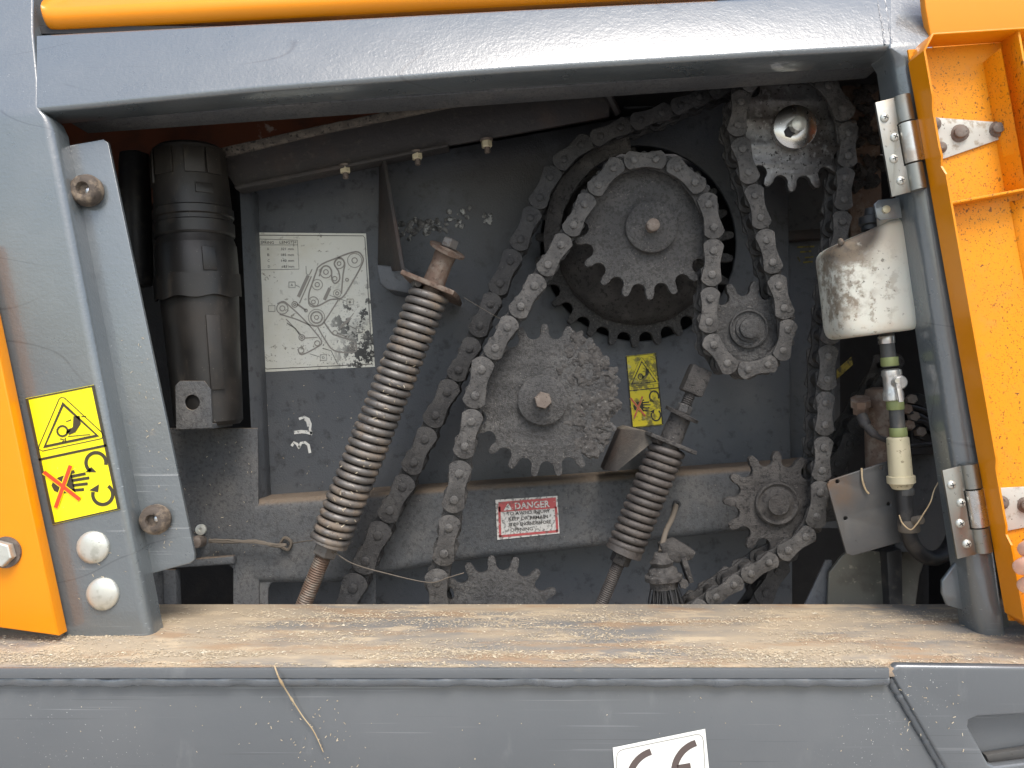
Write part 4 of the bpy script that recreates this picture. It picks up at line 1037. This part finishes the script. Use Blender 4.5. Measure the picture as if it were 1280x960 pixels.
# ------------------------------------------------------------------ oiling brush
ob = thing('oiling_brush', 'crusted oiling brush with black bristles above the sill beside the short spring', 'brush', P(835, 755, .17))
p0 = P(826, 690, .165); dd = Vector((.10, 0, -1)).normalized()
mb = MB(); mb.lathe(p0, dd, [(0, .010), (.010, .013), (.014, .018), (.020, .015), (.024, .020), (.032, .022), (.034, .027), (.040, .027), (.042, .021), (.052, .020)], 26); mb.jitter(.0018, 90); mb.build('ferrule', M['crud'], ob, 50)
mb = MB(); mb.prism([P(826, 682, .16), P(846, 676, .155), P(870, 690, .155), P(866, 700, .155), P(848, 704, .16), P(830, 700, .16)], (0, .03, 0), .002); mb.jitter(.001, 80); mb.build('holder', M['crud'], ob)
mb = MB(); mb.prism([P(852, 700, .152), P(858, 697, .152), P(868, 728, .152), P(862, 730, .152)], (0, .028, 0), .0012); mb.build('holder', M['crud'], ob)
hexnut('nut', P(853, 728, .155), (0, -1, 0), .007, .012, M['crud'], ob)
mb = MB()
for i in range(170):
    a = random.uniform(0, 6.28); r = .020 * math.sqrt(random.random())
    b0 = p0 + dd * .050 + Vector((r * math.cos(a), r * math.sin(a), 0))
    b1 = b0 + Vector((r * math.cos(a) * .4, r * math.sin(a) * .4, 0)) + dd * random.uniform(.028, .045) + Vector((random.uniform(-.004, .004), 0, 0))
    mb.tube([b0, b1], .0009, 4)
o = mb.build('bristles', M['black'], ob, None); o['kind'] = 'stuff'
MB().tube(path_smooth([P(845, 632, .235), P(840, 648, .21), P(832, 665, .19), P(826, 690, .165)]), .0042, 8).build('feed_pipe', M['twine'], ob, 60)
MB().lathe(P(846, 630, .252), (0, -1, 0), [(0, .006), (.004, .006), (.004, .003), (.001, .003), (.001, 0)], 16).build('grommet', M['dark'], ob)

# ------------------------------------------------------------------ stickers and markings
def bil(q, u, v):
    (a, b, c, d) = [Vector(x) for x in q]
    return tuple((a * (1 - u) + b * u) * (1 - v) + (d * (1 - u) + c * u) * v)
def warning(q, Y, label, ym, im, rm, dY=.0006):
    """two-field warning sticker; local coordinates u right, v down (0..1)"""
    t = thing('warning_sticker', label, 'sticker', P(*q[3], Y), 'yellow warning stickers')
    Bq = lambda pts: [bil(q, u, v) for u, v in pts]
    s = math.dist(q[0], q[1])
    sh_ = MB(); sh_.prism([P(*p, Y) for p in q], (0, .0005, 0)); sh_.build('backing', ym, t)
    Y1 = Y - dY
    flat('border', im, t, lines=[(Bq([(0.015, .008), (.985, .008), (.985, .992), (.015, .992)]), s * .045, True), (Bq([(0, .485), (1, .485)]), s * .035)], Y=Y1)
    tri = [(.51, .10), (.90, .395), (.12, .395)]
    flat('warning_triangle', im, t, lines=[(Bq(tri), s * .062, True)], Y=Y1)
    otr = [(.47, .055), (.51, .045), (.55, .055), (.975, .38), (.985, .405), (.95, .425), (.08, .425), (.03, .405), (.045, .38)]
    flat('triangle_outline', im, t, lines=[(Bq(otr), s * .012, True)], Y=Y1)
    flat('arm_pictogram', im, t, polys=[Bq([(.62, .21), (.71, .215), (.70, .28), (.60, .335), (.50, .345), (.50, .315), (.58, .29)]), Bq([(.505, .30), (.555, .295), (.53, .32), (.48, .335), (.465, .32)])],
         lines=[(Bq([(.42 + .075 * math.cos(a), .305 + .04 * math.sin(a)) for a in [k * .45 for k in range(14)]]), s * .028, True), (Bq([(.50, .24), (.58, .232)]), s * .014), (Bq([(.73, .225), (.80, .23)]), s * .014), (Bq([(.48, .355), (.80, .375)]), s * .012), (Bq([(.36, .36), (.42, .375), (.38, .39)]), s * .016), (Bq([(.44, .36), (.43, .395)]), s * .016)], Y=Y1)
    flat('hand_pictogram', im, t, polys=[Bq([(.10, .70), (.15, .665), (.22, .65), (.30, .645), (.42, .645), (.42, .79), (.30, .785), (.20, .775), (.12, .745)])],
         lines=[(Bq([(.36, .637), (.47, .632)]), s * .045), (Bq([(.40, .665), (.62, .667)]), s * .042), (Bq([(.40, .697), (.66, .705)]), s * .042), (Bq([(.40, .735), (.62, .747)]), s * .042), (Bq([(.38, .772), (.55, .785)]), s * .042)], Y=Y1)
    for i_, ln in enumerate(([(.035, .585), (.46, .855)], [(.43, .58), (.09, .875)])):
        flat('cross_halo', ym, t, lines=[(Bq(ln), s * .078)], Y=Y1 - dY * (1 + .4 * i_))
        flat('cross_stroke', rm, t, lines=[(Bq(ln), s * .055)], Y=Y1 - dY * (2 + .4 * i_))
    for (cx, cy, a0, a1) in ((.80, .60, 40, -220), (.80, .855, -60, 215)):
        if cy < .7: arc = [(cx + .145 * math.cos(R(a)), cy - .078 * math.sin(R(a))) for a in [-25 + k * 12 for k in range(22)]]
        else: arc = [(cx + .145 * math.cos(R(a)), cy - .078 * math.sin(R(a))) for a in [45 - k * 12 for k in range(22)]]
        flat('rotation_arrow', im, t, polys=[Bq([(.62, .655), (.78, .675), (.72, .625)] if cy < .7 else [(.62, .80), (.78, .77), (.74, .83)])], lines=[(Bq(arc), s * .05)], Y=Y1)
    return t
warning([(32, 498), (117, 481), (150, 637), (66, 656)], -.0012, 'clean yellow warning sticker with crossed-out hand on the left post', M['yellow'], M['ink'], M['redink'])
warning([(782, 445), (820, 441), (829, 531), (790, 535)], BY - .0012, 'dirty yellow warning sticker with crossed-out hand behind the sprockets', M['yellow_dirty'], M['ink_worn'], M['redink_worn'])
# faded remains
fs = thing('faded_sticker', 'almost worn off yellow sticker on the dark inner box', 'sticker', P(1005, 330, .349))
flat('print', M['sticker_shade'], fs, lines=[([(996, 309), (1018, 308)], 2), ([(1000, 315), (1014, 314)], 2), ([(997, 321), (1000, 327)], 2), ([(1006, 322), (1017, 321)], 1.6), ([(1004, 328), (1016, 327)], 2)], Y=.3485)
fs2 = MB(); fs2.prism([P(1046, 462, .30), P(1064, 446, .30), P(1066, 456, .30), P(1046, 474, .30)], (0, .001, 0)); tag(fs2.build('faded_sticker', M['sticker_shade'], None), 'small slanted dirty yellow sticker in the shade under the reservoir', 'sticker')

# chart sticker: spring lengths and chain diagram
CY = BY - .0012
ch = thing('chart_sticker', 'cream chart sticker with a grey chain diagram and a spring length table', 'sticker', P(400, 463, CY))
def Z(u, v): return (310 + u / 5.053, 280 + v / 5.053)
MB().prism([P(*Z(35, 53), CY), P(*Z(745, 60), CY), P(*Z(802, 902), CY), P(*Z(92, 935), CY)], (0, .0005, 0)).build('backing', M['chart'], ch)
C1 = CY - .0006; C2 = CY - .0012
flat('border', M['blackink'], ch, lines=[([Z(50, 70), Z(728, 75), Z(738, 88), Z(785, 870), Z(775, 885), Z(118, 916), Z(106, 905), Z(48, 85)], .8, True)], Y=C1)
flat('table', M['blackink'], ch, lines=[([Z(68, 95), Z(312, 102), Z(322, 285), Z(78, 290)], .6, True), ([Z(69, 132), Z(314, 132)], .5)], Y=C1)
text('table_text', 'SPRING', 3.4, Z(80, 126), (16.5, -.2), C1, M['blackink'], ch); text('table_text', 'LENGTH', 3.4, Z(200, 124), (20.5, -.1), C1, M['blackink'], ch)
for k, (a, b) in enumerate((('A', '321 mm'), ('B', '185 mm'), ('C', '140 mm'), ('D', '±83 mm'))):
    v = 165 + k * 37
    text('table_text', a, 3.2, Z(120 + k * 2, v), (2.6, 0), C1, M['blackink'], ch); text('table_text', b, 3.0, Z(208 + k * 1, v), (16, -.1), C1, M['blackink'], ch)
def zc(u, v, r, w_=1.1): return ([Z(u + r * math.cos(a), v + r * math.sin(a)) for a in [k * math.pi / 9 for k in range(18)]], w_, True)
def sm(pts, closed=True):
    q = [Vector((*p, 0)) for p in pts]
    if closed: q = q[-2:] + q + q[:2]; out = path_smooth(q, 4); out = out[8:-8][:-1] if False else out[8:-9]
    else: out = path_smooth(q, 4)
    return [Z(p.x, p.y) for p in out]
flat('chain_diagram', M['greyink'], ch, lines=[
    (sm([(440, 275), (560, 215), (680, 175), (722, 205), (720, 255), (640, 400), (590, 468), (520, 478), (440, 518), (395, 505), (382, 470), (395, 400)], True), 1.9, True),
    (sm([(450, 330), (470, 275), (500, 265), (525, 290), (530, 350), (550, 375), (578, 350), (572, 300), (545, 250), (578, 212), (610, 245), (600, 320), (590, 440)], False), 1.9),
    (sm([(185, 505), (225, 490), (265, 520), (350, 600), (430, 690), (465, 745), (440, 775), (340, 825), (315, 790)], False), 1.7),
    (sm([(200, 570), (300, 600), (400, 640), (460, 640), (500, 590), (570, 480)], False), 1.7),
    (sm([(440, 650), (480, 720), (545, 800), (670, 808), (685, 770), (660, 740), (560, 705), (530, 690), (480, 620)], False), 1.8)], Y=C1)
flat('wheel_diagram', M['greyink'], ch, lines=[zc(673, 230, 45, .8), zc(673, 230, 17), zc(575, 250, 32), zc(575, 250, 12), zc(492, 303, 38), zc(492, 303, 15), zc(437, 383, 33, .8), zc(437, 383, 14), zc(548, 345, 14), zc(563, 438, 24, .7), zc(563, 438, 10), zc(413, 492, 32), zc(413, 492, 12), zc(433, 590, 52, .8), zc(433, 590, 36, 1.8), zc(433, 590, 13), zc(217, 533, 36), zc(217, 533, 16), zc(295, 508, 18), zc(295, 508, 7), zc(366, 546, 9), zc(340, 717, 18), zc(340, 717, 7), zc(437, 753, 16), zc(335, 797, 18), zc(550, 688, 15), zc(660, 777, 20), zc(660, 777, 9), zc(625, 713, 9), zc(625, 352, 9)], Y=C2)
flat('spring_diagram', M['greyink'], ch, lines=[([Z(380, 325), Z(318, 460)], 4), ([Z(400, 330), Z(325, 500)], 1.4), ([Z(405, 285), Z(388, 320)], 1), ([Z(516, 405), Z(482, 480)], 4), ([Z(525, 392), Z(516, 405)], 1), ([Z(645, 595), Z(582, 655)], 3.4), ([Z(668, 562), Z(645, 592)], .8), ([Z(310, 505), Z(366, 546)], 2.2), ([Z(240, 600), Z(335, 700)], 1.2), ([Z(360, 720), Z(440, 715)], 1), ([Z(565, 690), Z(625, 713)], 1.6)], Y=C2)
flat('leader_lines', M['blackink'], ch, lines=[([Z(300, 385), Z(328, 400)], .5), ([Z(366, 265), Z(368, 315), Z(385, 322)], .5), ([Z(515, 450), Z(622, 488)], .5), ([Z(625, 635), Z(685, 665)], .5), ([Z(390, 820), Z(455, 840)], .5), ([Z(470, 785), Z(525, 800), Z(565, 885)], .6), ([Z(245, 625), Z(300, 660), Z(325, 700)], .9)] +
     [([Z(u - 20, v - 18), Z(u + 20, v - 18), Z(u + 20, v + 18), Z(u - 20, v + 18)], .6, True) for u, v in ((278, 384), (645, 492), (703, 667), (477, 843), (150, 534))], Y=C2)
for (l, u, v) in (('A', 270, 392), ('B', 637, 500), ('C', 695, 675), ('D', 469, 851)):
    text('leader_letter', l, 3.0, Z(u, v), (2.8, 0), C2, M['blackink'], ch)

# danger sticker on the cross beam
DY = .2535
dg = thing('danger_sticker', 'chipped red and white danger sticker on the cross beam', 'sticker', P(660, 674, DY))
def D_(u, v): return (610 + u / 12.8, 610 + v / 12.8)
dq = [D_(118, 190), D_(1110, 125), D_(1145, 725), D_(150, 830)]
MB().prism([P(*p, DY) for p in dq], (0, .0005, 0)).build('backing', M['dangerwhite'], dg)
flat('red_header', M['dangerred'], dg, polys=[[D_(165, 225), D_(1085, 150), D_(1092, 325), D_(175, 385)]], lines=[([D_(180, 300), D_(195, 780)], 3), ([D_(1085, 300), D_(1110, 700)], 3), ([D_(180, 775), D_(1115, 690)], 3)], Y=DY - .0006)
flat('alert_triangle', M['dangerwhite'], dg, polys=[[D_(318, 245), D_(395, 350), D_(250, 362)]], Y=DY - .0012)
text('danger_text', 'DANGER', 8.0, D_(435, 340), (555 / 12.8, -40 / 12.8), DY - .0012, M['dangerwhite'], dg, .02)
for k, (l, a, b) in enumerate((('TO AVOID INJURY', 300, 1000), ('KEEP OR REMAIN', 330, 960), ('STOP ENGINE BEFORE', 330, 1010), ('OPENING', 360, 720))):
    v = 440 + k * 88
    text('small_text', l, 4.2, D_(a, v - (a - 300) * .06), ((b - a) / 12.8, -(b - a) * .07 / 12.8), DY - .0006, M['blackink'], dg, .015)
# CE plate
EY = -.0988
ce = thing('marking_plate', 'white CE marking plate cut off at the bottom edge on the lower beam', 'label plate', P(830, 960, EY))
def E_(u, v): return (760 + u / 9.143, 860 + v / 9.143)
MB().prism([P(*p, EY - .0008) for p in (E_(55, 685), E_(1110, 470), E_(1195, 1330), E_(120, 1560))], (0, .0008, 0)).build('backing', M['ceplate'], ce)
flat('outline', M['greyink'], ce, lines=[([E_(110, 1500), E_(98, 800), E_(110, 745), E_(140, 715), E_(180, 700), E_(1010, 530), E_(1050, 535), E_(1080, 560), E_(1092, 610), E_(1130, 1300)], .9)], Y=EY - .0014)
def cearc(cx, cy, r, a0, a1): return [E_(cx + r * math.cos(R(a)) , cy - r * math.sin(R(a)) - (r * math.cos(R(a))) * .17) for a in [a0 + (a1 - a0) * k / 20 for k in range(21)]]
flat('letter', M['ceink'], ce, lines=[(cearc(525, 1000, 280, 97, 263), 8.2)], Y=EY - .0014)
flat('letter', M['ceink'], ce, lines=[(cearc(1040, 900, 280, 97, 263), 8.2), ([E_(795, 915), E_(945, 890)], 7.5)], Y=EY - .0014)
# hand-painted digits
hp = thing('painted_number', 'number 32 hand-painted in white sideways on the back panel', 'marking', P(378, 550, BY - .001))
def H(u, v): return (320 + u / 4, 480 + v / 4)
flat('digit', M['whitepaint'], hp, lines=[([H(*p) for p in ((215, 175), (240, 165), (262, 175), (272, 200), (270, 225), (278, 252))], 3.2), ([H(*p) for p in ((190, 243), (225, 238), (250, 240), (282, 248))], 4.2), ([H(*p) for p in ((245, 175), (258, 190), (262, 215))], 3)], Y=BY - .001)
flat('digit', M['whitepaint'], hp, lines=[([H(*p) for p in ((178, 310), (190, 292), (205, 300), (218, 322))], 3.4), ([H(*p) for p in ((215, 318), (225, 295), (245, 292), (262, 305), (270, 345))], 3.4)], Y=BY - .001)

# ------------------------------------------------------------------ loose bits: twine, straw, sawdust
tw = thing('twine', 'frayed brown twine tied to a bolt on the corner plate', 'twine', P(300, 678, .27))
mb = MB(); 
for off in (0, 1, 2):
    mb.tube(path_smooth([P(262 + 0, 675 + off, .240), P(290, 676 + math.sin(off) * 2, .238), P(320, 678 - off, .238), P(345, 681 + off, .238), P(358, 681, .238)]), .0024, 6)
mb.jitter(.0012, 120); mb.build('strand', M['twine'], tw, 60)
MB().tube(path_smooth([P(350, 680, .25), P(356, 672, .248), P(364, 678, .248), P(360, 687, .25), P(351, 683, .25)]), .0026, 6).build('knot', M['twine'], tw, 60)
MB().lathe(P(251, 676, .257), (0, -1, .1), [(0, .010), (.022, .0095), (.024, .007), (.024, 0)], 14).build('bolt', M['rustbolt'], tw)
MB().lathe(P(252, 662, .255), (0, -1, .2), [(0, .0085), (.004, .0085), (.005, .003), (.003, .0028), (.003, 0)], 18).build('grommet', M['dome'], tw)
def strand(pts, r, nm, mat, label, cat):
    o_ = MB().tube(path_smooth(pts), r, 6).build(nm, mat, None, 60); return tag(o_, label, cat)
strand([P(366, 679, .24), P(395, 676, .2), P(415, 688, .17), P(440, 704, .155), P(480, 716, .155), P(535, 728, .14), P(560, 722, .14), P(580, 716, .14)], .0008, 'thin_wire', M['twine'], 'thin wire trailing from the long spring nut across the chains', 'wire')
strand([P(580, 372, .15), P(600, 384, .15), P(628, 400, .15)], .0003, 'thin_wire', M['twine'], 'thin straw thread from the upper spring bracket to the chain', 'thread')
tg = MB(); pts = path_smooth([P(343, 832, -.112), P(349, 848, -.116), P(362, 870, -.106), P(378, 895, -.102), (P(392, 914, -.102)), P(404, 940, -.1005)])
tg.tube(pts, [.0010 * (1 - .5 * k / len(pts)) + (.0008 if k in (7, 8, 13) else 0) for k in range(len(pts))], 7)
tag(tg.build('dry_twig', M['straw'], None, 60), 'dry twig hanging over the sill edge on the lower beam', 'twig')
strand([P(1176, 598, .06), P(1168, 612, .055), P(1163, 628, .05), P(1154, 643, .045), P(1146, 655, .045), P(1138, 662, .046), P(1128, 654, .05), P(1124, 644, .05)], .0009, 'dry_stalk', M['straw'], 'thin dry stalk between the hose clamp and lower hinge', 'stalk')
strand([P(1077, 585, .098), P(1078, 600, .096), P(1082, 612, .096), P(1086, 617, .096)], .0013, 'dry_stalk', M['straw'], 'thin stalk lying on the drilled plate', 'stalk')
# sawdust flakes on the sill (uncountable)
sb = bmesh.new()
def flake(c, L, wd, yaw, tilt):
    d1 = Vector((math.cos(yaw), math.sin(yaw), math.sin(tilt) * .5)) * L / 2; d2 = Vector((-math.sin(yaw), math.cos(yaw), random.uniform(-.3, .3))) * wd / 2
    v = [sb.verts.new(c + q) for q in (-d1 - d2, d1 - d2 * .6, d1 + d2, -d1 + d2 * .7)]; top = sb.verts.new(c + Vector((0, 0, wd * .45)))
    for i in range(4): sb.faces.new((v[i], v[(i + 1) % 4], top))
cnt = 0
while cnt < 26000:
    x = random.uniform(-.72, .72); y = random.uniform(-.106, .135)
    n1 = noise.noise(Vector((x * 6, y * 40, 0))) + .6 * noise.noise(Vector((x * 22, y * 90, 5)))
    t = (y + .106) / .241
    w_ = 1.1 * math.exp(-((t - .10) / .13) ** 2) + .45 * math.exp(-((t - .40) / .09) ** 2) + .55 * math.exp(-((t - .72) / .16) ** 2)
    if P(180, 795, 0).x > x and t > .45: w_ *= .25
    if x > .42: w_ *= .35
    if random.random() > max(0, w_ * (.45 + n1 * 1.1)): continue
    sc = .5 if random.random() < .8 else 1.0
    flake(Vector((x, y, LZ + .0006 + random.random() * .0006)), random.uniform(.0016, .0052) * sc, random.uniform(.0007, .0019) * sc, random.gauss(.3, .9), random.uniform(-.5, .5)); cnt += 1
me = bpy.data.meshes.new('sawdust'); sb.to_mesh(me); sb.free()
o = mesh_obj('sawdust', me, M['chip'], None, None); o['kind'] = 'stuff'
tag(o, 'pale sawdust and wood flakes strewn along the sill', 'sawdust')
# stray flakes caught on springs, strip and beam face
sb = bmesh.new()
def stray(n, fn, L0=.001, L1=.004):
    for i in range(n):
        c = fn(); an = random.uniform(0, 6.28); d1 = Vector((math.cos(an), -.15, math.sin(an))) * random.uniform(L0, L1) / 2; d2 = Vector((-math.sin(an), 0, math.cos(an))) * random.uniform(.0004, .0009) / 2
        sb.faces.new([sb.verts.new(c + q) for q in (-d1 - d2, d1 - d2, d1 + d2, -d1 + d2)])
stray(46, lambda: P(random.gauss(400, 22), random.uniform(872, 960), -.0995), .001, .0035)
stray(60, lambda: P(random.uniform(10, 1100), random.uniform(870, 960), -.0995), .0008, .002)
stray(30, lambda: P(random.uniform(1120, 1210), random.uniform(850, 950), -.1095), .001, .0035)
stray(40, lambda: (lambda py: P(rxp(py) + random.uniform(40, 70), py, .0325))(random.uniform(420, 690)), .001, .004)
stray(26, lambda: (lambda py: P(random.uniform(rxp(py) - 80, rxp(py) - 10), py, -.001))(random.uniform(520, 785)), .001, .004)
stray(50, lambda: P(random.uniform(330, 470), random.uniform(480, 630), BY - .001), .0008, .003)
stray(45, lambda: P(random.uniform(205, 322), random.uniform(550, 700), .2555), .001, .004)
stray(45, lambda: (lambda t: P(545 - 130 * t + random.gauss(0, 9), 362 + 310 * t + random.gauss(0, 5), .143))(random.random() ** .5), .002, .006)
me = bpy.data.meshes.new('stray_flakes'); sb.to_mesh(me); sb.free()
o = mesh_obj('stray_flakes', me, M['chip'], None, None); o['kind'] = 'stuff'
tag(o, 'stray chaff flakes stuck to the paint and spring', 'chaff')

# ------------------------------------------------------------------ fingers of the person holding the door
def hand():
    V = []; E = []; Rd = []
    def add(p, r, parent=None):
        V.append(p); Rd.append(r)
        if parent is not None: E.append((parent, len(V) - 1))
        return len(V) - 1
    Yh = -.075
    wrist = add(P(1440, 800, Yh - .02), .028); palm0 = add(P(1405, 770, Yh - .025), .030, wrist); palm = add(P(1365, 735, Yh - .028), .026, palm0)
    tips = [((1335, 695), (1312, 682), (1292, 682), (1277, 690), .0092), ((1330, 715), (1308, 704), (1288, 704), (1270, 712), .0095),
            ((1332, 738), (1312, 728), (1292, 727), (1276, 735), .0092), ((1340, 760), (1322, 752), (1304, 752), (1290, 758), .0082)]
    for a, b, c, d, r in tips:
        r *= 1.18
        k = add(P(*a, Yh - .034), r * 1.25, palm); m1 = add(P(*b, Yh - .036), r * 1.08, k); m2 = add(P(*c, Yh - .022), r, m1); add(P(*d, Yh - .004), r * .82, m2)
    th = add(P(1385, 700, Yh - .02), .014, palm0); t2 = add(P(1365, 665, Yh - .01), .012, th); add(P(1340, 645, Yh + .0), .0095, t2)
    me = bpy.data.meshes.new('person'); me.from_pydata(V, E, [])
    o = bpy.data.objects.new('person', me); col.objects.link(o); me.materials.append(M['skin'])
    md = o.modifiers.new('skin', 'SKIN'); md.use_smooth_shade = True
    for i, r in enumerate(Rd): me.skin_vertices[0].data[i].radius = (r, r)
    me.skin_vertices[0].data[0].use_root = True
    sd2 = o.modifiers.new('sub', 'SUBSURF'); sd2.levels = 2; sd2.render_levels = 2
    return o
tag(hand(), 'person whose bare fingertips hold the open door at the right edge', 'person')
